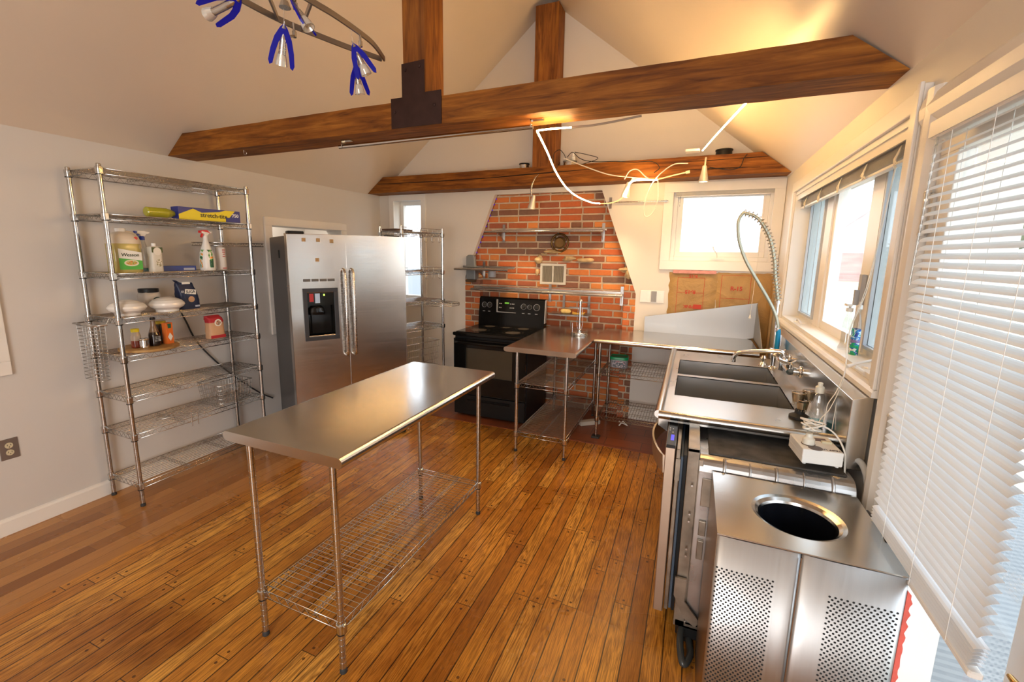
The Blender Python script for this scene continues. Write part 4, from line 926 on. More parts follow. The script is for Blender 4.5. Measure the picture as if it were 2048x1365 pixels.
sd = MB().box((0, 0.006, .01), (.004, bd, bh-.004)).box((bw-.004, .006, .01), (bw, bd, bh-.004)).box((0, bd-.004, .01), (bw, bd, bh-.004)).box((0, 0.006, .01), (bw, bd, .016)); sd.build('side_panel', M('bin_side_steel', (.40, .31, .22), .3, 1, .08, 3, .05, 20), bn)
HOLEM = M('perforation_shadow', (.012, .012, .012), .9, 0, .1)
def yb(x0, x1, x):
    q = (x-x0)/(x1-x0); e = min(q, 1-q)
    return .0035*(1-min(1, e*9))**2+.0012*math.cos(2*PI*(q*1.0+.15))
def bdoor(x0, x1, hx0, hx1, htop, cols, name):
    m = MB(); nb = 10; pr2 = []
    # gently bowed sheet with rounded meeting edge
    nb = 24; fr_ = [(x0+(x1-x0)*i/nb, yb(x0, x1, x0+(x1-x0)*i/nb)) for i in range(nb+1)]
    m.prism(fr_+[(x1, .009), (x0, .009)], 'z', .012, bh-.006)
    for i in range(2, 2+nb): m.sm[i] = True
    o = m.build('door_panel', BINST, bn)
    hm = MB(); pitch = (hx1-hx0)/(cols-1); z = htop; r_ = 0
    while z > .04:
        off = 0 if r_ % 2 == 0 else pitch/2
        for c_ in range(cols):
            xx = hx0+pitch*c_+off
            if xx > hx1+.001: continue
            hm.add([(xx+.0031*math.cos(2*PI*i/8), yb(x0, x1, xx)-.0006, z+.0031*math.sin(2*PI*i/8)) for i in range(8)], [list(range(8))])
            hm.add([(xx+.0031*math.cos(2*PI*i/8), yb(x0, x1, xx)-.0006, z+.0031*math.sin(2*PI*i/8)) for i in range(8)]+[(xx+.0031*math.cos(2*PI*i/8), yb(x0, x1, xx)+.0002, z+.0031*math.sin(2*PI*i/8)) for i in range(8)], [[i, (i+1) % 8, 8+(i+1) % 8, 8+i] for i in range(8)])
        z -= pitch*.62; r_ += 1
    ho = hm.build('perforation', HOLEM, o); ho['kind'] = 'stuff'
    return o
bdoor(.001, .2075, .008, .150, .672, 12, 'a'); bdoor(.2095, .439, .282, .428, .672, 12, 'b')
MB().tube([(.2085, -.001, .02), (.2085, -.001, .765)], .002, 6).build('door_seam', M('seam_bronze', (.30, .20, .13), .4, .9), bn)
BAG = M('black_bin_bag', (.006, .007, .010), .22, 0, .2, 8, .6, 12)
bg2 = MB(); rb = random.Random(9); rows = []
for k0 in range(12):
    z = bh-.022-.03*k0*1.2; ring = []
    for i in range(60):
        t_ = 2*PI*i/60; w_ = 1+(.02+.006*k0)*math.sin(t_*11+k0*.4)+rb.uniform(-.008, .008); kk = (.985-.012*min(k0, 3))*w_ if k0 else 1.0
        ring.append((cx+rx*kk*math.cos(t_), cy2+ry*kk*math.sin(t_), z))
    rows.append(ring)
vs = [p for r_ in rows for p in r_]+[(cx, cy2, rows[-1][0][2])]
fs = [[r_*60+i, r_*60+60+i, r_*60+60+(i+1) % 60, r_*60+(i+1) % 60] for r_ in range(11) for i in range(60)]+[[11*60+i, len(vs)-1, 11*60+(i+1) % 60] for i in range(60)]
bg2.add(vs, fs, 0, True)
bt = thing('bin_bag', 'black plastic bag lining the round opening of the waste bin', 'bag', (.119, 1.328, 0))
bg2.build('bag', BAG, bt)
MB().tube([(bw+.004, .33, bh-.004), (bw+.010, .26, bh-.012), (bw+.008, .20, bh-.012), (bw+.002, .16, bh+.002)], [.006, .012, .012, .006], 8).build('bag_corner', BAG, bt)
RED = M('peeling_red_paint', (.62, .10, .07), .7, 0, .2, 30)
rp_ = MB(); prs = [(bw+.0, .34)]
edge = [(bw+.011+.0022*math.sin(i*1.9)+.0015*math.sin(i*4.1), .30+.011*i) for i in range(40)]
rp_.prism([(bw+.0005, .30)]+edge+[(bw+.0005, .74)], 'y', .004, .007); part(rp_.build('paint_strip', RED, bn), 'ragged strip of red paint along the right door edge')
# ================================================================ blinds
SL = bpy.data.materials.new('vinyl_slat'); SL.use_nodes = True; t_ = SL.node_tree; b_ = t_.nodes['Principled BSDF']
n_ = noise(t_, coords(t_), 6, 3); lk(t_, mixc(t_, n_, (.80, .81, .82), (.86, .87, .88)), b_.inputs['Base Color']); b_.inputs['Roughness'].default_value = .3
tl = nn(t_, 'BsdfTranslucent'); tl.inputs[0].default_value = (.85, .87, .90, 1); mx_ = nn(t_, 'MixShader'); mx_.inputs[0].default_value = .42
lk(t_, b_.outputs[0], mx_.inputs[1]); lk(t_, tl.outputs[0], mx_.inputs[2]); lk(t_, mx_.outputs[0], t_.nodes['Material Output'].inputs[0])
vb = thing('venetian_blind', 'long white venetian blind lowered over the glass door', 'blind', (.565, 1.31, 1.9))
def slat(mb, x, y0, y1, z, w_, tilt, arcd=.0025, th=.0006):
    n = 4; top = []
    for i in range(n+1):
        q = i/n*2-1; a, b = q*w_/2, arcd*(1-q*q); ca, sa = math.cos(tilt), math.sin(tilt); top.append((x+a*ca-b*sa, z+a*sa+b*ca))
    bot = [(a, b-th) for a, b in top[::-1]]; mb.prism(top+bot, 'y', y0, y1)
sm_ = MB(); z = 1.872; nz = 0; by0, by1 = 1.055, 1.605
while z > .835: slat(sm_, .567, by0, by1, z, .0255, math.radians(34)); z -= .0226; nz += 1
for i in range(6): slat(sm_, .567, by0+.002*i, by1, .826-.0095*i, .0255, math.radians(14))
W(sm_, 'slats', SL, vb)
W(MB().box((.552, by0, 1.885), (.592, by1+.01, 1.925), ch=.003).box((.548, by0, 1.89), (.552, by1+.012, 1.93)), 'head_rail', WHITE, vb)
W(MB().box((.555, by0, .757), (.579, by1, .772), ch=.003), 'bottom_rail', WHITEP, vb)
m_ = MB()
for y in (1.14, 1.32, 1.50):
    m_.tube([(.553, y, 1.885), (.553, y, .765)], .0007, 5); m_.tube([(.581, y, 1.885), (.581, y, .765)], .0009, 5)
W(m_, 'ladder_cord', WHITEP, vb)
W(MB().tube([(.545, 1.55, 1.88), (.54, 1.56, 1.5)], .003, 6), 'wand', CLEARP, vb)
sb_ = thing('raised_blind', 'white blind bunched up at the head of the sink window with knotted cords', 'blind', (.665, 2.9, 2.0))
W(MB().box((.635, 2.0, 1.985), (.685, 3.83, 2.012), ch=.003).box((.628, 1.98, 1.975), (.635, 3.84, 2.022)), 'head_rail', WHITE, sb_)
m_ = MB()
for i in range(16): slat(m_, .662, 2.01, 3.82, 1.978-.0032*i, .026, .02*((i % 3)-1), .0015)
W(m_, 'slats', M('stacked_slats', (.72, .69, .64), .4, 0, .08, 30), sb_)
W(MB().box((.649, 2.01, 1.912), (.675, 3.82, 1.924), ch=.002), 'bottom_rail', WHITE, sb_)
for i, y in enumerate((2.12, 2.48, 2.85, 3.25, 3.62)):
    m_ = MB(); rr = random.Random(i)
    for q in range(7): m_.tube(spline([(.648, y, 1.975), (.640, y+rr.uniform(-.01, .01), 1.945), (.636, y+rr.uniform(-.02, .02), 1.93), (.632+rr.uniform(-.004, .006), y-.02+rr.uniform(-.03, .02), 1.915-rr.uniform(0, .02))], 4), .0022, 5)
    W(m_, 'knotted_cord', M('knot_cord', (.75, .68, .55), .7, 0, .1), sb_)
b2 = thing('raised_blind', 'white blind drawn up at the head of the square back window', 'blind', (.17, 4.31, 2.13))
W(MB().box((-.21, 4.302, 2.125), (.545, 4.335, 2.155), ch=.003), 'head_rail', WHITE, b2)
m_ = MB()
for i in range(9): slat(m_, 0, -.20, .54, 0, .026, .0, .001)
m_ = MB()
for i in range(10): m_.box((-.205, 4.304, 2.096+.0029*i), (.54, 4.330, 2.0978+.0029*i))
W(m_, 'slats', M('stacked_slats', (.5, .5, .5)), b2)
W(MB().box((-.205, 4.305, 2.085), (.54, 4.328, 2.094), ch=.002), 'bottom_rail', WHITE, b2)
W(MB().tube([(-.18, 4.30, 2.12), (-.183, 4.296, 1.8), (-.185, 4.295, 1.45)], .0012, 5).tube([(-.165, 4.30, 2.1), (-.168, 4.296, 2.0)], .003, 6), 'wand', CLEARP, b2)
W(MB().tube([(.485, 4.30, 2.1), (.475, 4.27, 1.7), (.45, 4.12, 1.4), (.433, 4.03, 1.12)], .0014, 5).lathe([(.003, .03), (.010, .004), (.009, 0)], (.432, 4.025, 1.09), 10), 'pull_cord', CORDW, b2)
# ================================================================ things on the tall rack (front faces +x)
def col(n, c, r=.4, **k): return M(n, c, r, 0, k.pop('var', .05), **k)
SX, SYN, SZN = (0, 1, 0), (0, 0, 1), (1, 0, 0)
def rack_rz(x, y): return 0
# wrap box
t = thing('wrap_box', 'long yellow and blue food wrap box on the second shelf of the rack', 'box', (-3.10, 2.085, 1.768), -.05)
YEL = col('box_yellow', (.80, .66, .02)); NAVY = col('box_navy', (.02, .03, .22))
MB().box((-.04, -.205, 0), (.04, .205, .078), ch=.001).build('carton', YEL, t)
MB().box((.0401, .10, .001), (.0406, .205, .03)).prism([(.10, .0), (.205, .0), (.205, .078), (.17, .078)], 'x', .0402, .0408).prism([(-.205, .03), (-.10, .078), (-.205, .078)], 'x', .0402, .0408).prism([(-.13, .078), (.10, .078), (.06, .064), (-.06, .050)], 'x', .0402, .0408).box((-.04, -.2051, 0), (.04, -.2045, .078)).box((-.04, .2045, 0), (.04, .2052, .078)).build('blue_print', NAVY, t)
text('stretch-tite', .040, col('ink_black', (.02, .02, .02), .5), t, SX, SYN, (.0412, .02, .034), bold=.0006)
text('750', .032, col('print_white', (.8, .8, .8), .5), t, SX, SYN, (.0412, .170, .045), bold=.0008)
MB().box((-.035, -.2, .0782), (.035, .2, .0790)).build('top_strip', NAVY, t)
# lying bottle
t = thing('oil_bottle', 'yellow liquid bottle with green cap lying on the second shelf of the rack', 'bottle', (-3.12, 1.815, 1.80), 0)
Mx = Matrix.Translation((0, -.10, 0)) @ Matrix.Rotation(-PI/2, 4, 'X')
OLIVE = M('olive_oil', (.42, .40, .03), .12, 0, .1, 6, coat=.3)
MB().lathe([(.024, 0), (.030, .006), (.030, .12), (.026, .135), (.016, .165), (.013, .17)], n=20, M_=Mx).build('body', OLIVE, t)
MB().lathe([(.017, .168), (.019, .172), (.019, .205), (.015, .21)], n=16, M_=Mx).build('cap', col('green_cap', (.0, .16, .10)), t)
MB().lathe([(.011, .208), (.013, .235), (.006, .24)], n=12, M_=Mx).build('nozzle', col('red_nozzle', (.5, .03, .03)), t)
# oil jug
t = thing('oil_jug', 'large clear handled jug half full of yellow cooking oil on the third shelf', 'jug', (-3.12, 1.575, 1.434), -.12)
OIL = M('cooking_oil', (.50, .42, .14), .15, 0, .06, 5, coat=.3); JUGC = M('cloudy_jug', (.66, .58, .46), .3, 0, .05, 5)
def rr_lathe(prof, sx, sy, p=3.2, n=32, mi=0):
    m = MB(); vs = []
    for (r_, z) in prof:
        for j in range(n):
            a = 2*PI*j/n; c, s = math.cos(a), math.sin(a); q = (abs(c)**p+abs(s)**p)**(-1/p); vs.append((r_*q*c*sx, r_*q*s*sy, z))
    m.add(vs, [[i*n+j, i*n+(j+1) % n, (i+1)*n+(j+1) % n, (i+1)*n+j] for i in range(len(prof)-1) for j in range(n)], mi, True)
    m.add(vs[:n], [list(range(n))[::-1]], mi); m.add(vs[-n:], [list(range(n))], mi); return m
rr_lathe([(.92, 0), (1, .008), (1, .165), (.985, .168)], .062, .078).build('oil_filled_body', OIL, t)
rr_lathe([(.99, .168), (.985, .19), (.93, .205), (.75, .222), (.5, .232), (.32, .236), (.31, .24)], .062, .078).build('shoulder', JUGC, t)
MB().lathe([(.024, .238), (.025, .242), (.025, .256), (.023, .258)], (0, -.005, 0), 20).build('cap', WHITEP, t)
MB().tube(spline([(.0, .02, .235), (.0, .055, .225), (.0, .078, .185), (.0, .082, .14)], 6), .011, 10).build('handle', JUGC, t)
MB().box((.0625, -.050, .018), (.0640, .062, .118)).build('label', col('label_green', (.08, .42, .05)), t)
MB().prism([(-.050, .085), (.062, .070), (.062, .118), (-.050, .140)], 'x', .0641, .0650).build('label_top', col('label_white', (.78, .78, .72)), t)
text('Wesson', .026, col('ink_dark', (.03, .05, .02), .5), t, SX, (0, .1, 1), (.0655, .006, .103), bold=.0005)
MB().lathe([(.036, 0), (.036, .0006)], (0, 0, 0), 24, M_=Matrix.Translation((.0650, .008, .056)) @ Matrix.Rotation(PI/2, 4, 'Y'), sx=.52).build('plate_picture', col('plate_cream', (.75, .68, .50)), t)
MB().lathe([(.027, 0), (.027, .0006)], (0, 0, 0), 20, M_=Matrix.Translation((.0657, .008, .057)) @ Matrix.Rotation(PI/2, 4, 'Y'), sx=.45).build('food_picture', label_blob('food_print', [(.60, .20, .04), (.70, .40, .06), (.15, .30, .05), (.75, .60, .30)], 90), t)
MB().lathe([(.010, 0), (.010, .0006)], (0, 0, 0), 12, M_=Matrix.Translation((.055, .045, .20)) @ Matrix.Rotation(PI/2, 4, 'Y')).build('heart_mark', col('red_mark', (.6, .05, .03)), t)
def spray(name, label, c, rz, body, cols, H, headcols):
    t = thing(name, label, 'bottle', c, rz)
    rr_lathe(body, 1, 1, 2.6, 28).build('body', cols, t)
    hd = MB(); z = H
    hd.prism([(-.012, z+.022), (-.010, z+.012), (.012, z+.010), (.022, z+.024), (.040, z+.030), (.042, z+.036), (.010, z+.044), (-.02, z+.043), (-.028, z+.036), (-.028, z+.028)], 'x', -.011, .011)
    h_ = hd.build('spray_head', headcols[0], t, bev=.002)
    MB().prism([(-.028, z+.027), (-.038, z+.027), (-.038, z+.042), (-.028, z+.042)], 'x', -.010, .010).build('nozzle', headcols[1], h_)
    MB().prism([(-.014, z+.024), (-.024, z+.024), (-.030, z+.002), (-.025, z-.004), (-.019, z+.006)], 'x', -.006, .006).build('trigger', headcols[1], h_)
    MB().lathe([(.0145, z-.012), (.0145, z+.008), (.011, z+.012)], n=18).build('collar', headcols[2], h_)
    return t
BLUEP = col('blue_plastic', (.01, .04, .35), .3); REDP = col('red_plastic', (.65, .02, .02), .3)
t = spray('spray_bottle', 'clear spray bottle with blue and white trigger on the third shelf', (-3.16, 1.70, 1.434), 0, [(.026, 0), (.029, .005), (.029, .11), (.024, .14), (.013, .185), (.012, .20)], CLEARP, .205, (WHITEP, BLUEP, BLUEP))
MB().lathe([(.0, .003), (.026, .004), (.026, .022), (.0, .0222)], n=20).build('liquid', col('blue_liquid', (.05, .30, .42), .2), t)
t = thing('oil_tin', 'tall square white and green oil tin on the third shelf', 'tin', (-3.09, 1.722, 1.434), .1)
rr_lathe([(.95, 0), (1, .003), (1, .147), (.9, .152), (.5, .157)], .026, .033, 6).build('tin_body', col('tin_cream', (.70, .68, .60)), t)
MB().lathe([(.012, .155), (.012, .172), (.010, .175)], n=16).build('cap', WHITEP, t)
MB().box((.0262, -.033, .118), (.0268, .033, .150)).build('green_band', col('dark_olive', (.07, .10, .03)), t)
MB().lathe([(.024, 0), (.024, .0005)], (0, 0, 0), 22, M_=Matrix.Translation((.0270, 0, .125)) @ Matrix.Rotation(PI/2, 4, 'Y')).build('round_label', col('label_white', (.78, .78, .72)), t)
MB().lathe([(.018, 0), (.018, .0005)], (0, 0, 0), 18, M_=Matrix.Translation((.0272, .004, .055)) @ Matrix.Rotation(PI/2, 4, 'Y'), sx=1.3).build('olive_print', label_blob('olive_print', [(.70, .68, .60), (.70, .66, .55), (.20, .22, .08), (.35, .28, .15)], 120), t)
t = thing('foil_box', 'flat blue carton lying behind the white spray bottle on the third shelf', 'box', (-3.17, 1.885, 1.434), -.03)
MB().box((-.035, -.11, 0), (.035, .11, .032), ch=.001).build('carton', col('carton_blue', (.03, .06, .28)), t); MB().box((.0352, .03, .004), (.0357, .10, .018)).build('label', col('label_pale', (.45, .50, .62)), t)
t = spray('spray_bottle', 'white cleaner bottle with red trigger on the third shelf', (-3.10, 2.055, 1.434), 0, [(.040, 0), (.043, .006), (.044, .07), (.038, .12), (.024, .165), (.014, .20), (.013, .215)], WHITEP, .225, (WHITEP, REDP, WHITEP))
MB().lathe([(.0445, .02), (.0453, .07), (.041, .11), (.034, .14)], n=28, capb=False, capt=False).xf(Matrix.Identity(4)).build('label', label_blob('cleaner_label', [(.02, .10, .05), (.10, .35, .05), (.7, .75, .7), (.75, .30, .03)], 30), t)
MB().prism([(-.028, .265), (.02, .255), (.034, .250), (.012, .272), (-.02, .272)], 'x', -.0115, .0115).build('head_cover', REDP, t)
t = thing('foam_can', 'white spray foam can with grey nozzle at the right end of the third shelf', 'can', (-3.13, 2.175, 1.434))
MB().lathe([(.030, 0), (.032, .004), (.032, .150), (.028, .158), (.018, .162), (.014, .165)], n=24).build('can_body', col('can_white', (.74, .70, .66)), t)
MB().lathe([(.014, .163), (.009, .175), (.005, .185), (.004, .215)], n=12).build('nozzle', col('grey_nozzle', (.35, .35, .36)), t)
for z, w_ in ((.14, .02), (.125, .02), (.11, .014), (.095, .02), (.012, .03)): MB().box((.0318, -w_/2, z-.003), (.0326, w_/2, z+.003)).build('red_print', col('red_print', (.55, .06, .05)), t)
# domes, jar, sugar
for i, (y, lab) in enumerate(((1.555, 'white glass lamp shade behind the front rack post'), (1.778, 'white glass lamp shade in front of the black lidded jar'))):
    t = thing('glass_lamp_shade', lab, 'lamp shade', (-3.12, y, 1.177), 0, None)
    MB().lathe([(.060, 0), (.062, .004), (.062, .014), (.070, .020), (.090, .033), (.097, .046), (.094, .058), (.078, .074), (.05, .087), (.02, .094), (0, .095)], n=36).build('shade', M('opal_glass', (.82, .79, .74), .12, 0, .02, 5, coat=.4), t)
t = thing('storage_jar', 'clear jar of salt with black lid behind the white lamp shades', 'jar', (-3.24, 1.745, 1.177))
rr_lathe([(.9, 0), (1, .005), (1, .10), (.9, .118), (.85, .122)], .052, .052, 5).build('body', M('jar_of_salt', (.52, .47, .41), .2, 0, .15, 7, coat=.4), t)
MB().lathe([(.053, .120), (.055, .124), (.055, .142), (.052, .145)], n=28).build('lid', BLACK, t)
MB().lathe([(.027, 0), (.027, .001)], (0, 0, 0), 22, M_=Matrix.Translation((.0525, .018, .065)) @ Matrix.Rotation(PI/2, 4, 'Y')).build('round_label', col('teal_black', (.02, .05, .05)), t)
t = thing('sugar_bag', 'crumpled navy sugar bag standing open on the fourth shelf', 'bag', (-3.16, 1.935, 1.177), -.05)
def paper_bag(mat, w_, d_, h, seed, nz=12, waist=.85, lean=.0, name='bag_body', top=.35):
    r_ = random.Random(seed); m = MB(); n = 28; vs = []
    for k0 in range(nz+1):
        q = k0/nz; kd = 1 if q < .6 else 1-(q-.6)/.4*(1-top); kw = 1-(1-waist)*max(0, q-.3)/.7
        for j in range(n):
            a = 2*PI*j/n; c, s = math.cos(a), math.sin(a); p = (abs(c)**5+abs(s)**5)**(-1/5); w1_ = 1+r_.uniform(-.035, .035)
            vs.append((d_*p*c*kd*w1_, w_*p*s*kw*w1_+lean*q*q, h*q))
    m.add(vs, [[i*n+j, i*n+(j+1) % n, (i+1)*n+(j+1) % n, (i+1)*n+j] for i in range(nz) for j in range(n)], 0, True); m.add(vs[:n], [list(range(n))[::-1]]); m.add(vs[-n:], [list(range(n))]); return m
paper_bag(col('bag_navy', (.015, .025, .07), .4, var=.2), .062, .040, .175, 4, lean=-.02).build('bag_body', MATS['bag_navy'], t)
MB().prism([(-.075, .195), (-.035, .17), (-.03, .15), (-.06, .14), (-.055, .17)], 'x', -.02, .02).build('torn_flap', MATS['bag_navy'], t)
MB().prism([(-.038, .105), (.032, .095), (.034, .128), (-.034, .135)], 'x', .0415, .0425).build('label', col('label_white', (.78, .78, .72)), t)
MB().box((.030, -.045, .168), (.034, .005, .182)).build('label_top', col('label_white', (.78, .78, .72)), t)
text('SUGA', .028, col('ink_navy', (.015, .025, .06), .5), t, SX, SYN, (.0430, -.002, .115), bold=.0006, sx=.8)
text('AR', .022, col('print_white', (.8, .8, .8), .5), t, SX, SYN, (.0428, -.052, .118), sx=.7)
MB().lathe([(.020, 0), (.020, .001)], (0, 0, 0), 20, M_=Matrix.Translation((.0425, 0, .065)) @ Matrix.Rotation(PI/2, 4, 'Y')).build('picture', col('biscuit_print', (.62, .38, .22), .5, var=.3), t)
MB().box((.0425, .02, .012), (.0430, .05, .024)).build('net_label', col('label_pale', (.45, .50, .62)), t)
# board and its bottles
t = thing('wooden_turntable', 'round pale wooden turntable board on the fifth shelf', 'board', (-3.13, 1.655, .951))
MB().lathe([(.075, 0), (.075, .004)], n=32).build('base', col('maple_dark', (.35, .20, .07)), t)
MB().lathe([(.150, .004), (.155, .007), (.155, .017), (.151, .020)], n=48).build('disc', wood_mat('maple_wood', (.42, .24, .08), (.52, .31, .11), (.60, .38, .15), 'Y', .5), t)
BZ = .9715
t = thing('honey_jar', 'small honey jar with yellow lid on the turntable', 'jar', (-3.13, 1.585, BZ))
MB().lathe([(.022, 0), (.026, .004), (.026, .045)], n=20).build('honey', M('honey', (.22, .03, .012), .15, 0, .1, 9, coat=.4), t)
MB().lathe([(.026, .045), (.026, .075), (.019, .095), (.018, .10)], n=20).build('glass', M('dusty_glass', (.50, .42, .33), .2, 0, .1, 9, coat=.4), t)
MB().lathe([(.021, .098), (.0215, .116), (.019, .118)], n=20).build('lid', YEL, t)
t = thing('steel_cup', 'small polished steel cup in front of the honey jar', 'cup', (-3.075, 1.600, BZ))
MB().lathe([(.023, 0), (.025, .003), (.025, .050), (.027, .056), (.026, .060), (.020, .060), (.020, .052), (0, .050)], n=24).build('cup', CHROMEB, t)
t = thing('syrup_bottle', 'dark syrup bottle with long neck on the turntable', 'bottle', (-3.10, 1.672, BZ))
MB().lathe([(.026, 0), (.031, .005), (.031, .070), (.026, .088), (.0, .089)], n=24).build('syrup', M('dark_syrup', (.018, .008, .006), .12, 0, .1, 8, coat=.5), t)
MB().lathe([(.0295, .072), (.024, .095), (.0145, .125), (.012, .160)], n=24, capb=False).build('neck', M('brown_glass', (.20, .12, .07), .12, 0, .1, 8, coat=.5), t)
MB().lathe([(.014, .158), (.014, .178), (.012, .180)], n=16).build('cap', BLACK, t)
MB().box((.0305, -.016, .03), (.0315, .018, .062)).build('label', label_blob('syrup_label', [(.05, .05, .05), (.25, .25, .25), (.02, .02, .02), (.4, .4, .4)], 110), t)
t = thing('sauce_box', 'orange hot sauce carton with white diamond on the turntable', 'box', (-3.10, 1.752, BZ), .15)
MB().box((-.018, -.022, 0), (.018, .022, .135), ch=.0008).build('carton', col('carton_orange', (.72, .16, .02)), t)
MB().prism([(0, .018), (.016, .045), (0, .072), (-.016, .045)], 'x', .0182, .0188).build('diamond', col('label_white', (.78, .78, .72)), t)
MB().prism([(-.010, .100), (.010, .100), (.012, .130), (-.012, .130)], 'x', .0182, .0188).build('bottle_picture', col('bottle_print', (.02, .12, .06)), t)
t = thing('pickle_jar', 'dark jar with gold lid behind the orange carton', 'jar', (-3.165, 1.752, BZ))
MB().lathe([(.027, 0), (.029, .004), (.029, .115), (.025, .125)], n=20).build('jar', M('dark_jar', (.05, .03, .015), .15, 0, .1, 8, coat=.4), t); MB().lathe([(.028, .124), (.029, .140), (.026, .142)], n=20).build('lid', col('gold_lid', (.55, .40, .03), .3), t)
t = thing('flour_bag', 'small tan flour bag with red top on the fifth shelf', 'bag', (-3.13, 2.08, .951), -.05)
paper_bag(col('paper_tan', (.62, .36, .20), .6, var=.1), .055, .036, .115, 12, top=.9, waist=.95).build('bag_body', MATS['paper_tan'], t)
paper_bag(col('paper_red', (.45, .02, .03), .5, var=.1), .054, .034, .050, 13, top=.25, waist=.92, lean=-.018).xf(Matrix.Translation((0, 0, .114))).build('bag_top', MATS['paper_red'], t)
MB().box((.037, -.052, .003), (.0378, .052, .024)).build('red_band', MATS['paper_red'], t)
MB().lathe([(.025, 0), (.025, .001)], (0, 0, 0), 22, M_=Matrix.Translation((.0372, .005, .112)) @ Matrix.Rotation(PI/2, 4, 'Y')).build('round_label', col('label_white', (.78, .78, .72)), t)
MB().lathe([(.017, 0), (.017, .001)], (0, 0, 0), 18, M_=Matrix.Translation((.0380, .005, .112)) @ Matrix.Rotation(PI/2, 4, 'Y')).build('portrait_print', label_blob('portrait_print', [(.20, .07, .03), (.55, .30, .18), (.7, .6, .45), (.10, .04, .03)], 80), t)
# ================================================================ wall things
t = thing('wall_outlet', 'steel duplex outlet plate with ivory sockets on the grey wall', 'outlet', (L_, 1.05, .478))
MB().box((0, -.038, -.058), (.005, .038, .058), ch=.0015).build('plate', M('outlet_plate', (.32, .29, .27), .35, .8, .08), t)
for z in (-.02, .02):
    o_ = MB().lathe([(.0165, 0), (.0160, .003)], (0, 0, 0), 20, M_=Matrix.Translation((.005, 0, z)) @ Matrix.Rotation(PI/2, 4, 'Y')).build('socket', col('ivory', (.62, .54, .36)), t)
    MB().box((.008, -.008, z-.001), (.0084, -.006, z+.008)).box((.008, .006, z-.001), (.0084, .008, z+.008)).lathe([(.0025, 0), (.0025, .0004)], (0, 0, 0), 8, M_=Matrix.Translation((.008, 0, z-.008)) @ Matrix.Rotation(PI/2, 4, 'Y')).build('slots', BLACK, o_)
MB().lathe([(.003, 0), (.003, .001)], (0, 0, 0), 8, M_=Matrix.Translation((.005, 0, 0)) @ Matrix.Rotation(PI/2, 4, 'Y')).build('screw', CHROME, t)
t = thing('light_switch', 'white wall plate with one grey rocker right of the brick chimney', 'switch', (-.345, D_, 1.205))
MB().box((-.105, -.007, -.055), (.105, 0, .055), ch=.002).build('plate', WHITEP, t)
MB().box((-.045, -.011, -.033), (-.015, -.006, .033)).box((.055, -.011, -.033), (.085, -.006, .033)).build('rocker', WHITEP, t)
part(MB().box((-.008, -.0115, -.048), (.040, -.006, .050)).build('rocker', col('grey_rocker', (.28, .27, .27)), t), 'grey rocker')
t = thing('towel_rail', 'thin steel rail on the wall between chimney and back window', 'rail', (-.52, 4.26, 2.045))
MB().tube([(-.785, 4.262, 2.052), (-.262, 4.262, 2.048)], .006, 10).build('rail', CHROME, t, world=True)
for x in (-.765, -.28): MB().box((x-.012, 4.29, 2.0), (x+.012, 4.3, 2.10)).box((x-.004, 4.262, 2.04), (x+.004, 4.295, 2.058)).build('bracket', CHROME, t, world=True)
def wall_shelf(name, label, x0, x1, y0, y1, z, brx, flat=True):
    t = thing(name, label, 'shelf', ((x0+x1)/2, y1, z))
    m = MB().box((x0, y0+.014, z-.003), (x1, y1, z)).tube([(x0, y0+.014, z-.010), (x1, y0+.014, z-.010)], .0115, 12).box((x0, y1-.003, z), (x1, y1, z+.02)); m.build('shelf_board', STEEL, t, world=True)
    for x in brx:
        MB().prism([(y1, z-.003), (y0+.03, z-.004), (y0+.03, z-.012), (y1-.01, z-.09), (y1, z-.09)], 'x', x-.002, x+.002).box((x-.014, y1-.004, z-.11), (x+.014, y1, z+.07)).build('bracket', DSTEEL, t, world=True)
    return t
wall_shelf('wall_shelf', 'long steel wall shelf across the top of the brick chimney', -2.00, -.80, 4.17, 4.366, 1.805, (-1.86, -.83))
wall_shelf('wall_shelf', 'long low steel rail shelf just above the black stove', -2.17, -.60, 4.20, 4.30, 1.215, (-1.32, -.615))
wall_shelf('wall_shelf', 'short steel shelf left of the chimney under the grey dispenser', -2.30, -1.70, 4.08, 4.29, 1.425, (-2.05,))
t = thing('hanging_shelf', 'small steel tray shelf hanging under the low rail shelf', 'shelf', (-1.07, 4.28, 1.0))
MB().box((-1.30, 4.19, 1.0), (-.90, 4.36, 1.004)).box((-1.30, 4.19, .985), (-.90, 4.193, 1.004)).build('tray', DSTEEL, t, world=True)
for x in (-1.19, -.935): MB().box((x-.012, 4.355, 1.004), (x+.012, 4.36, 1.19)).box((x-.003, 4.25, .97), (x+.003, 4.36, 1.0)).build('hanger', DSTEEL, t, world=True)
MB().box((-1.10, 4.24, 1.06), (-.91, 4.255, 1.075)).build('cross_bar', DSTEEL, t, world=True)
t = thing('sponge', 'cream scrubbing sponge on the small hanging shelf', 'sponge', (-1.14, 4.26, 1.005), .1)
MB().cbox((0, 0, .022), (.10, .06, .042), ch=.012).build('sponge', M('sponge_cream', (.75, .55, .20), .9, 0, .2, 40, .6, 60), t)
t = thing('scouring_pad', 'flat yellow brush lying beside the cream sponge', 'brush', (-1.02, 4.26, 1.005), .15)
MB().prism([(-.05, 0), (.06, 0), (.07, .02), (.0, .012), (-.05, .02)], 'y', -.02, .02).build('pad', M('pad_yellow', (.70, .40, .06), .8, 0, .2, 30), t)
t = thing('soap_dispenser', 'grey wall dispenser above and below the short steel shelf', 'dispenser', (-2.19, 4.29, 1.36))
MB().prism([(-.055, -.045), (.055, -.045), (.055, .05), (-.055, .05)], 'z', -.06, .06).build('housing', col('dispenser_grey', (.22, .23, .23), .4), t, bev=.012)
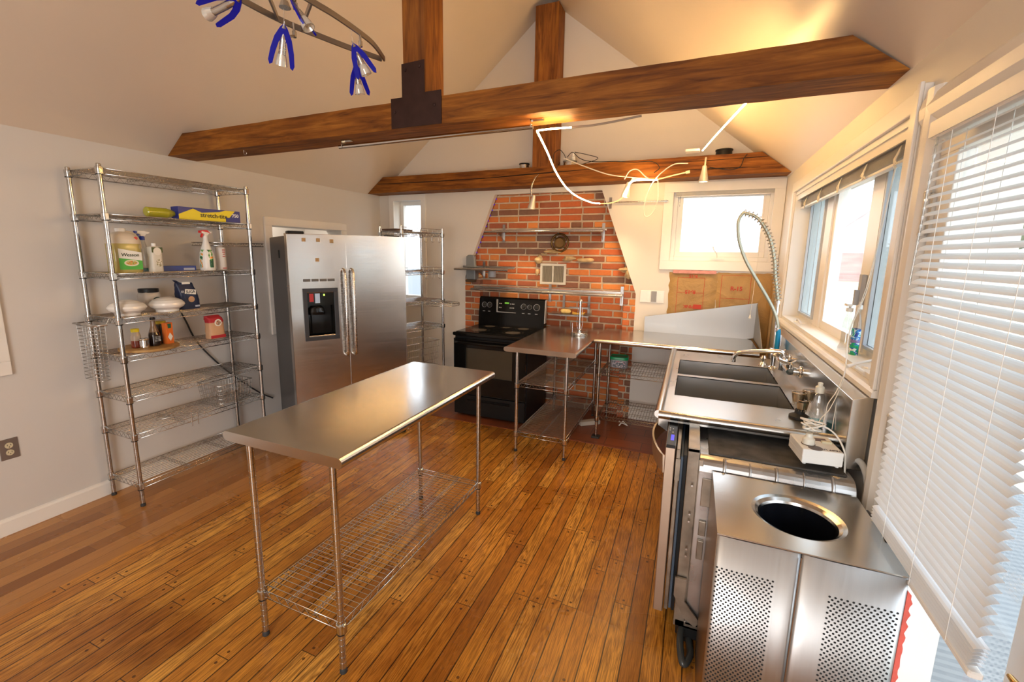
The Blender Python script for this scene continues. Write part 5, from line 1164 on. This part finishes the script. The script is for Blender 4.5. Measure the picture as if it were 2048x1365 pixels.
MB().prism([(-.055, .07), (.05, .07), (.045, .185), (.03, .20), (-.03, .20), (-.055, .185)], 'y', -.04, .0).build('cover', MATS['dispenser_grey'], t, bev=.006)
MB().box((-.05, -.07, -.085), (.05, .0, -.06), ch=.005).build('nozzle_tray', M('burnt_tray', (.10, .06, .03), .6, 0, .3), t)
t = thing('cup_holder', 'small grey plastic cup hanging beside the grey dispenser', 'cup', (-1.96, 4.30, 1.33))
MB().lathe([(.034, 0), (.04, .005), (.042, .085), (.038, .085), (.036, .01)], n=20).build('cup', col('cup_grey', (.40, .42, .44), .4), t)
t = thing('wall_ornament', 'round metal ring ornament on the bricks above the vent', 'ornament', (-1.255, 4.362, 1.69))
m_ = MB(); Mx = Matrix.Rotation(PI/2, 4, 'X')
for rr in (.085, .052): m_.tube([(rr*math.cos(2*PI*i/28), 0, rr*math.sin(2*PI*i/28)) for i in range(28)], .010 if rr > .06 else .007, 8, closed=True)
for i in range(4): a = PI/4+PI/2*i; m_.tube([(.045*math.cos(a), 0, .045*math.sin(a)), (.085*math.cos(a), 0, .085*math.sin(a))], .007, 6)
m_.build('ring', M('bronze_dark', (.16, .09, .03), .35, .9, .2), t); MB().lathe([(.048, 0), (.044, .006)], (0, 0, 0), 24, M_=Mx).build('centre', M('bronze_mirror', (.45, .28, .12), .12, 1, .1), t)
t = thing('vent_grille', 'pale framed double vent grille set in the brickwork', 'vent', (-1.315, 4.372, 1.38))
m_ = MB(); frame_rect(m_, 'y', -.016, 0, -.135, -.105, .135, .105, .024); m_.box((-.008, -.016, -.085), (.008, 0, .085)); m_.build('vent_frame', col('vent_paint', (.62, .60, .55), .45, var=.15), t, bev=.002)
MB().box((-.115, -.003, -.085), (.115, 0, .085)).build('back', M('vent_dark', (.03, .025, .02), .9), t)
m_ = MB()
for i in range(24):
    x = -.106+i*.0093
    if abs(x) > .010: m_.cbox((x, -.008, 0), (.0045, .008, .165))
m_.build('louvres', col('vent_louvre', (.34, .30, .24), .5), t)
t = thing('led_string', 'string of tiny blue lights down the left edge of the chimney opening', 'string light', (-2.0, 4.33, 1.8))
m_ = MB(); c_ = MB(); P0, P1 = Vector((-1.935, 4.355, 2.16)), Vector((-2.27, 4.355, 1.34))
c_.tube([P0, P1], .0015, 5); c_.build('wire', CRK, t, world=True)
for i in range(15): m_.lathe([(.0, -.007), (.006, -.003), (.006, .003), (0, .007)], tuple(P0.lerp(P1, (i+.5)/15)), 8)
m_.build('bulbs', M('blue_led', (.02, .0, .5), .4, emit=(.05, .0, .6), es=.6), t, world=True)
# insulation batts
def kraft(name):
    m, t, b = base(name); v = coords(t); n = noise(t, v, 6, 5, .6, .5)
    lk(t, mixc(t, n, (.30, .165, .045), (.52, .32, .11)), b.inputs['Base Color']); b.inputs['Roughness'].default_value = .55; bump(t, b, n, 1.0, .02); return m
KRAFT = kraft('kraft_paper'); PINK = M('pink_fibre', (.70, .33, .30), .95, 0, .2, 30, .6, 50); REDI = col('red_print_ink', (.50, .05, .02), .6)
def batt(label, x0, x1, z0, z1, seed, y=4.299, th=.016):
    t = thing('insulation_batt', label, 'insulation', ((x0+x1)/2, y, z0)); r_ = random.Random(seed); nx, nz_ = 16, 12; m = MB(); vs = []
    for i in range(nx+1):
        for j in range(nz_+1):
            a, b = i/nx, j/nz_; e_ = min(a, 1-a, b, 1-b); d = th*(min(1, e_*7)**.5)+.003*r_.uniform(-1, 1)
            vs.append((x0+(x1-x0)*a+(r_.uniform(-.006, .006) if i in (0, nx) else 0), y-max(.002, d), z0+(z1-z0)*b+(r_.uniform(-.005, .005) if j in (0, nz_) else 0)))
    m.add(vs, [[i*(nz_+1)+j, (i+1)*(nz_+1)+j, (i+1)*(nz_+1)+j+1, i*(nz_+1)+j+1] for i in range(nx) for j in range(nz_)], 0, True)
    m.build('paper_face', KRAFT, t, world=True); return t
ba1 = batt('crinkled kraft paper insulation batt with upside down print above the splash plate', -.205, .185, .955, 1.435, 1)
MB().box((-.18, 4.272, 1.425), (.17, 4.297, 1.452)).build('pink_edge', PINK, ba1, world=True)
ba2 = batt('kraft paper insulation batt with upright print in the right corner', .185, .608, .70, 1.44, 2)
INKY = 4.2745
def ink_frame(par, x0, x1, z0, z1):
    m = MB()
    for (a, b, c, d) in ((x0, z0, x0+.003, z1), (x1-.003, z0, x1, z1), (x0, z1-.003, x1, z1), (x0, (z0+z1)/2+.06, x1, (z0+z1)/2+.063)): m.box((a, INKY, b), (c, INKY+.001, d))
    m.build('print_lines', REDI, par, world=True)
ink_frame(ba1, -.135, .085, 1.0, 1.39); ink_frame(ba2, .215, .44, .9, 1.42)
text('R-15', .045, REDI, ba1, (-1, 0, 0), (0, 0, -1), (-.025, INKY, 1.265), world=True, bold=.0012)
text('R-15', .036, REDI, ba1, (-1, 0, 0), (0, 0, -1), (-.01, INKY, 1.405), world=True, bold=.001)
text('PINK', .040, REDI, ba1, (-1, 0, 0), (0, 0, -1), (-.03, INKY, 1.135), world=True, bold=.001)
MB().box((.01, INKY, 1.115), (.075, INKY+.0008, 1.155)).build('red_patch', REDI, ba1, world=True)
text('R-15', .048, REDI, ba2, (1, 0, 0), (0, 0, 1), (.335, INKY, 1.305), world=True, bold=.0014)
t = thing('wood_trim_board', 'bare timber strip standing in the right corner behind the sink', 'board', (.60, 4.27, .6))
MB().box((.600, 4.24, .45), (.617, 4.298, 1.46)).build('board', wood_mat('raw_pine', (.55, .36, .15), (.66, .46, .22), (.74, .55, .30), 'Z'), t, world=True)
# paper towel holder
t = thing('paper_towel_holder', 'upright chrome paper towel holder on the prep table corner', 'holder', (-.905, 3.87, .873))
MB().lathe([(.075, 0), (.076, .003), (.076, .020), (.072, .023)], n=36).build('base', STEEL, t)
MB().tube([(0, 0, .02), (0, 0, .27)], .011, 12).lathe([(.012, .27), (.016, .275), (.016, .30), (.010, .315), (.0, .318)], n=16).lathe([(.018, .02), (.018, .04), (.012, .05)], n=16).build('post', CHROMEB, t)
MB().tube(spline([(.018, 0, .05), (.026, 0, .11), (.018, 0, .24)], 6), .0018, 6).tube(spline([(-.018, 0, .05), (-.026, 0, .11), (-.018, 0, .24)], 6), .0018, 6).build('spring_arm', CHROMEB, t)
MB().tube([(-.06, -.02, .02), (-.06, -.02, .105)], .0035, 8).build('side_pin', CHROMEB, t)
# green lidded tub
t = thing('plastic_tub', 'square clear tub with green lid on the upper wire shelf of the corner table', 'tub', (-.555, 3.955, .597), .08)
rr_lathe([(.9, 0), (1, .006), (1, .075)], .075, .065, 6).build('body', M('tub_body', (.30, .30, .32), .25, 0, .1, 6, coat=.3), t)
rr_lathe([(1.05, .074), (1.06, .078), (1.06, .096), (1.0, .100), (.92, .100), (.90, .094)], .075, .065, 6).build('lid', col('lid_green', (.0, .28, .10), .3), t)
MB().box((-.055, -.0665, .010), (.055, -.0655, .065)).build('label', label_blob('tub_label', [(.04, .04, .05), (.06, .06, .08), (.55, .55, .55), (.25, .03, .05)], 60), t)
t = thing('power_strip', 'white power strip lying on the floor under the prep table', 'power strip', (-.80, 3.98, .007), .7)
MB().box((-.10, -.03, 0), (.10, .03, .04), ch=.004).build('strip', col('strip_white', (.60, .56, .48), .5), t)
t = thing('plastic_clip', 'small white cord clip on the floor under the corner table', 'clip', (-.50, 4.05, .008), .4)
MB().tube([(-.04, 0, .01), (.0, .01, .05), (.04, 0, .01)], .006, 8).tube([(-.04, .0, .05), (.04, .02, .01)], .006, 8).build('clip', FRAMEW, t)
t = thing('loose_cord', 'thin cord hanging behind the corner table shelves', 'cord', (.1, 4.2, .4))
MB().tube(spline([(.18, 4.22, .80), (.16, 4.22, .6), (.14, 4.22, .45), (.06, 4.2, .32), (-.1, 4.1, .22)], 8), .004, 6).build('cord', M('brown_cord', (.12, .08, .05), .6), t, world=True)
t = thing('wall_stub_pipe', 'grey metal plate leaning below the corner table', 'plate', (.03, 4.28, .6)); MB().box((-.10, 4.27, .45), (.20, 4.29, .82)).build('plate', M('grey_plate', (.50, .50, .52), .45, .2, .05), t, world=True)
# ================================================================ lamps
WARM = M('glowing_rope', (1, .6, .25), .5, emit=(1, .60, .22), es=105)
DIMR = M('dim_rope', (.75, .5, .25), .5, emit=(1, .55, .2), es=.8)
rl = thing('rope_light', 'glowing rope light slung from the near beam to the spotlights', 'rope light', (-.7, 3, 2.1))
A = spline([(-.733, 2.10, 2.143), (-.76, 2.35, 2.10), (-.83, 2.75, 2.07), (-.86, 3.1, 2.03), (-.845, 3.35, 2.00), (-.80, 3.62, 1.985), (-.76, 3.78, 1.99)], 8)
MB().tube(A, .0042, 8).build('glowing_rope', WARM, rl, world=True)
MB().tube(spline([A[-1], (-.70, 3.86, 2.0), (-.64, 3.90, 2.02), (-.60, 3.92, 2.05)], 6), .004, 8).build('rope_lead', DIMR, rl, world=True)
MB().tube(spline([(-.595, 3.92, 2.065), (-.58, 3.93, 2.10), (-.56, 3.95, 2.14)], 5), .0060, 8).tube(spline([(-.56, 3.95, 2.16), (-.52, 3.95, 2.185), (-.42, 3.96, 2.19), (-.34, 3.96, 2.185)], 5), .0065, 8).build('glowing_rope', WARM, rl, world=True)
MB().tube(spline([(-.34, 3.96, 2.185), (-.22, 3.98, 2.215), (-.13, 4.0, 2.235)], 5), .005, 8).tube([(-.13, 4.0, 2.235), (-.10, 4.0, 2.24)], .011, 8).build('rope_lead', DIMR, rl, world=True)
r3 = thing('rope_light', 'straight glowing rope light rising from the far beam to the near beam', 'rope light', (0, 3, 2.3))
MB().tube([(-.02, 3.96, 2.385), (.05, 3.2, 2.31), (.155, 2.24, 2.225)], .0042, 8).build('glowing_rope', WARM, r3, world=True)
MB().box((-.14, 3.90, 2.375), (-.04, 3.99, 2.392), M_=None).build('connector', WHITEP, r3, world=True)
r4 = thing('rope_light', 'faded rope light running along the underside of the near beam', 'rope light', (-.5, 2.2, 2.18))
MB().tube([(-.733, 2.12, 2.150), (-.68, 2.17, 2.165), (-.60, 2.22, 2.176)], .0038, 8).build('glowing_rope', WARM, r4, world=True)
MB().tube(spline([(-.60, 2.22, 2.176), (-.50, 2.235, 2.18), (-.38, 2.245, 2.192), (-.28, 2.245, 2.203)], 6), .005, 8).build('unlit_rope', M('unlit_rope', (.30, .24, .18), .4), r4, world=True)
W2 = CORDW
t = thing('white_cord', 'white electrical cords looped around the middle spotlight', 'cord', (-.5, 3.95, 2.2)); m_ = MB()
m_.tube(spline([(-1.15, 4.03, 2.42), (-.95, 3.98, 2.33), (-.75, 3.95, 2.25), (-.60, 3.95, 2.22), (-.45, 3.95, 2.20), (-.33, 3.96, 2.185)], 8), .0045, 7)
m_.tube(spline([(-.60, 3.95, 2.20), (-.56, 3.94, 2.26), (-.50, 3.94, 2.27), (-.44, 3.95, 2.22), (-.40, 3.95, 2.19)], 8), .0045, 7)
m_.tube(spline([(-.12, 4.03, 2.31), (-.22, 3.98, 2.30), (-.31, 3.97, 2.24), (-.37, 3.97, 2.17), (-.405, 3.97, 2.09), (-.43, 3.97, 1.98), (-.42, 3.97, 1.90), (-.37, 3.97, 1.91), (-.33, 3.97, 2.0), (-.325, 3.96, 2.10), (-.335, 3.96, 2.18)], 8), .0045, 7)
m_.build('cord', W2, t, world=True)
t = thing('black_cord', 'black wires looping over the far beam', 'cord', (-.8, 4.1, 2.4)); m_ = MB()
m_.tube(spline([(-1.26, 4.09, 2.40), (-1.25, 4.06, 2.47), (-1.20, 4.06, 2.50), (-1.16, 4.08, 2.46), (-1.15, 4.1, 2.42)], 8), .003, 6)
m_.tube(spline([(-1.14, 4.1, 2.44), (-1.08, 4.06, 2.47), (-1.02, 4.06, 2.42), (-.95, 4.06, 2.39), (-.85, 4.06, 2.375), (-.70, 4.07, 2.37), (-.55, 4.075, 2.355), (-.40, 4.078, 2.35), (-.34, 4.078, 2.30), (-.38, 4.078, 2.26)], 8), .003, 6)
m_.tube(spline([(-1.06, 4.06, 2.47), (-.95, 4.05, 2.44), (-.85, 4.05, 2.40), (-1.0, 4.06, 2.36)], 8), .0028, 6)
m_.tube(spline([(.04, 4.05, 2.275), (.12, 4.075, 2.26), (.20, 4.075, 2.25), (.26, 4.075, 2.27), (.28, 4.075, 2.33), (.30, 4.08, 2.36)], 8), .003, 6)
m_.build('wire', BLACK, t, world=True)
t = thing('black_cord', 'thin black wire running down the far post to the left spotlight', 'cord', (-1.3, 4.08, 2.3))
MB().tube(spline([(-1.20, 4.08, 2.40), (-1.22, 4.078, 2.36), (-1.26, 4.078, 2.33), (-1.28, 4.08, 2.31)], 6), .0025, 6).build('wire', BLACK, t, world=True)
def puck(name, label, c, mat, lid, r_=.048, h=.05):
    t = thing(name, label, 'transformer', c); MB().lathe([(r_, 0), (r_*.95, h*.75)], n=24).build('case', mat, t); MB().lathe([(r_*1.0, h*.75), (r_*1.05, h*.8), (r_*1.05, h*.97), (r_*.9, h)], n=24).build('lid', lid, t); return t
puck('light_transformer', 'round steel transformer with black lid left of the far post on the beam', (-1.575, 4.17, 2.376), STEEL, BLACK)
t5 = puck('light_transformer', 'round grey transformer right of the far post on the beam', (-1.13, 4.17, 2.376), STEEL, M('grey_lid', (.25, .27, .27), .4), .06, .045)
MB().lathe([(.02, .045), (.02, .08), (.012, .085), (.012, .12)], (.03, 0, 0), 14).build('plug', WHITEP, t5)
puck('light_transformer', 'round black transformer at the right end of the far beam', (.14, 4.17, 2.374), BLACK, BLACK, .062, .05)
SPW = M('spot_white', (.62, .58, .50), .3, .3, .05); LENS = M('spot_lens', (1, .85, .6), .3, emit=(1, .78, .45), es=14)
def spot(label, p_top, p_head, aim, goose):
    t = thing('spotlight', label, 'spotlight', p_top)
    MB().tube(goose, .007, 8).build('arm', CHROME if len(goose) > 3 else SPW, t, world=True)
    q = Vector(aim).normalized().to_track_quat('-Z', 'Y').to_matrix().to_4x4(); Mx = Matrix.Translation(p_head) @ q
    MB().lathe([(.012, .075), (.016, .070), (.022, .03), (.034, -.03), (.036, -.048), (.033, -.048), (.030, -.035)], (0, 0, 0), 20, M_=Mx, capb=True, capt=False).build('shade', SPW, t, world=True)
    MB().lathe([(.0, -.050), (.020, -.049), (.0335, -.044)], (0, 0, 0), 20, M_=Mx).build('lens', LENS, t, world=True)
    l = bpy.data.lights.new('spot_lamp', 'SPOT'); l.energy = 16; l.color = (1, .72, .40); l.spot_size = math.radians(95); l.spot_blend = .8; l.shadow_soft_size = .03
    o = bpy.data.objects.new('spot_lamp', l); C.objects.link(o); o.matrix_world = Matrix.Translation(Vector(p_head)+Vector(aim).normalized()*.056) @ q
    return t
spot('small spotlight on a long bent arm in front of the bricks', (-1.41, 4.07, 2.29), (-1.435, 4.03, 2.04), (-.25, .1, -1), spline([(-1.40, 4.08, 2.30), (-1.42, 4.04, 2.26), (-1.445, 4.02, 2.18), (-1.44, 4.02, 2.10)], 5))
spot('small white spotlight glowing in the tangle of cords', (-.50, 4.0, 2.20), (-.58, 3.97, 2.105), (-.22, .1, -1), [(-.52, 4.09, 2.22), (-.54, 4.0, 2.21), (-.56, 3.97, 2.17)])
spot('small white spotlight on the far beam above the square window', (.01, 4.05, 2.33), (.005, 4.0, 2.205), (.0, .05, -1), [(.01, 4.09, 2.345), (.01, 4.04, 2.345), (.007, 4.0, 2.27)])
# track light
tk = thing('track_light', 'curved two rail track light with blue winged spot heads under the left slope', 'track light', (-1.40, 1.45, 2.42))
RAIL = M('satin_rail', (.30, .27, .25), .3, .9, .05)
def rail(pts, name='rail'):
    P = spline(pts, 6); m = MB(); n = len(P); vs = []
    for i, p in enumerate(P):
        d = (P[min(i+1, n-1)]-P[max(0, i-1)]).normalized(); s_ = Vector((-d.y, d.x, 0))*.0035
        for a, b in ((-1, -.010), (1, -.010), (1, .010), (-1, .010)): vs.append(p+s_*a+Vector((0, 0, b)))
    fs = [[3, 2, 1, 0], [(n-1)*4+j for j in range(4)]]+[[i*4+j, i*4+(j+1) % 4, i*4+4+(j+1) % 4, i*4+4+j] for i in range(n-1) for j in range(4)]
    m.add(vs, fs); return m.build(name, RAIL, tk, world=True)
rail([(-1.45, .75, 2.42), (-1.492, .95, 2.42), (-1.503, 1.204, 2.42), (-1.490, 1.37, 2.42), (-1.458, 1.48, 2.42), (-1.415, 1.617, 2.42), (-1.357, 1.765, 2.42)])
rail([(-1.36, .75, 2.42), (-1.30, 1.0, 2.42), (-1.286, 1.289, 2.42), (-1.278, 1.398, 2.42), (-1.283, 1.549, 2.42), (-1.298, 1.645, 2.42), (-1.345, 1.77, 2.42)])
for a, b in (((-1.40, 1.225), (-1.49, 1.335)), ((-1.287, 1.30), (-1.472, 1.43))): rail([(*a, 2.42), ((a[0]+b[0])/2, (a[1]+b[1])/2, 2.422), (*b, 2.42)], 'cross_bar')
for x, y in ((-1.39, 1.28), (-1.37, .85)): MB().tube([(x, y, 2.42), (x, y, HR-abs(x-RX)*.8175)], .004, 8).lathe([(.02, 0), (.012, .02)], (x, y, 2.41), 12).build('ceiling_rod', CHROME, tk, world=True)
MB().lathe([(.05, -.02), (.06, 0)], (-1.388, 1.06, 3.80), 20).build('canopy', CHROME, tk, world=True)
BLUEG = M('cobalt_glass', (.004, .004, .30), .3, 0, .1, 8, spec=.2)
LB = M('lamp_bulb', (.75, .72, .65), .12, .5, .1, 40)
def head(tip, lens, jnt, facing):
    """winged spot head: tip and lens centre in space; facing = normal of the blue wing plate"""
    tip, lens = Vector(tip), Vector(lens); ax = (lens-tip); L = ax.length; ax.normalize(); f_ = Vector(facing); f_ = (f_-ax*f_.dot(ax)).normalized(); sd_ = ax.cross(f_)
    Mx = Matrix((sd_, f_, ax)).transposed().to_4x4(); Mx.translation = tip
    w_ = MB(); pl = [(0, -.006), (.012, .008), (.028, .040), (.038, .080), (.043, L-.004), (.038, L+.010), (.029, L+.004), (.021, .085), (.013, .055), (0, .032)]
    pl2 = pl+[(-a, b) for a, b in pl[::-1][1:-1]]
    holed(w_, pl2, [], 'y', -.003, .003); w_.xf(Mx); wo = w_.build('wing_plate', BLUEG, tk, world=True)
    MB().lathe([(.002, -.012), (.004, .0), (.008, .01)], (0, 0, 0), 8, M_=Mx).build('tip_cap', CHROME, wo, world=True)
    MB().lathe([(.003, .026), (.009, .042), (.0115, .065), (.012, L-.035), (.013, L-.03)], (0, 0, 0), 18, M_=Mx).build('body', STEEL, wo, world=True)
    MB().lathe([(.013, L-.032), (.018, L-.014), (.0205, L+.004), (.018, L+.004), (.010, L-.012), (0, L-.014)], (0, 0, 0), 22, M_=Mx).build('lamp', LB, wo, world=True)
    j = Vector(jnt); mid = tip.lerp(lens, .3)
    MB().tube([j, (j.x, j.y, j.z-.045), mid], .005, 8).lathe([(.008, 0), (.008, .02)], (j.x, j.y, j.z-.05), 10).tube([tip+Vector((0, 0, .03))+(-ax)*.02, tip], .0008, 5).build('stem', CHROME, wo, world=True)
vw = Vector((1.35, -1.4, -.8))
head((-1.37, 1.09, 2.345), (-1.535, 1.10, 2.335), (-1.42, 1.09, 2.42), vw+Vector((0, 0, -1)))
head((-1.38, 1.262, 2.345), (-1.43, 1.285, 2.235), (-1.465, 1.385, 2.42), vw)
head((-1.288, 1.215, 2.385), (-1.235, 1.228, 2.300), (-1.30, 1.24, 2.42), (1, .3, .8))
head((-1.262, 1.475, 2.35), (-1.235, 1.51, 2.255), (-1.283, 1.54, 2.42), vw)
head((-1.395, 1.64, 2.355), (-1.395, 1.66, 2.250), (-1.40, 1.66, 2.42), vw)
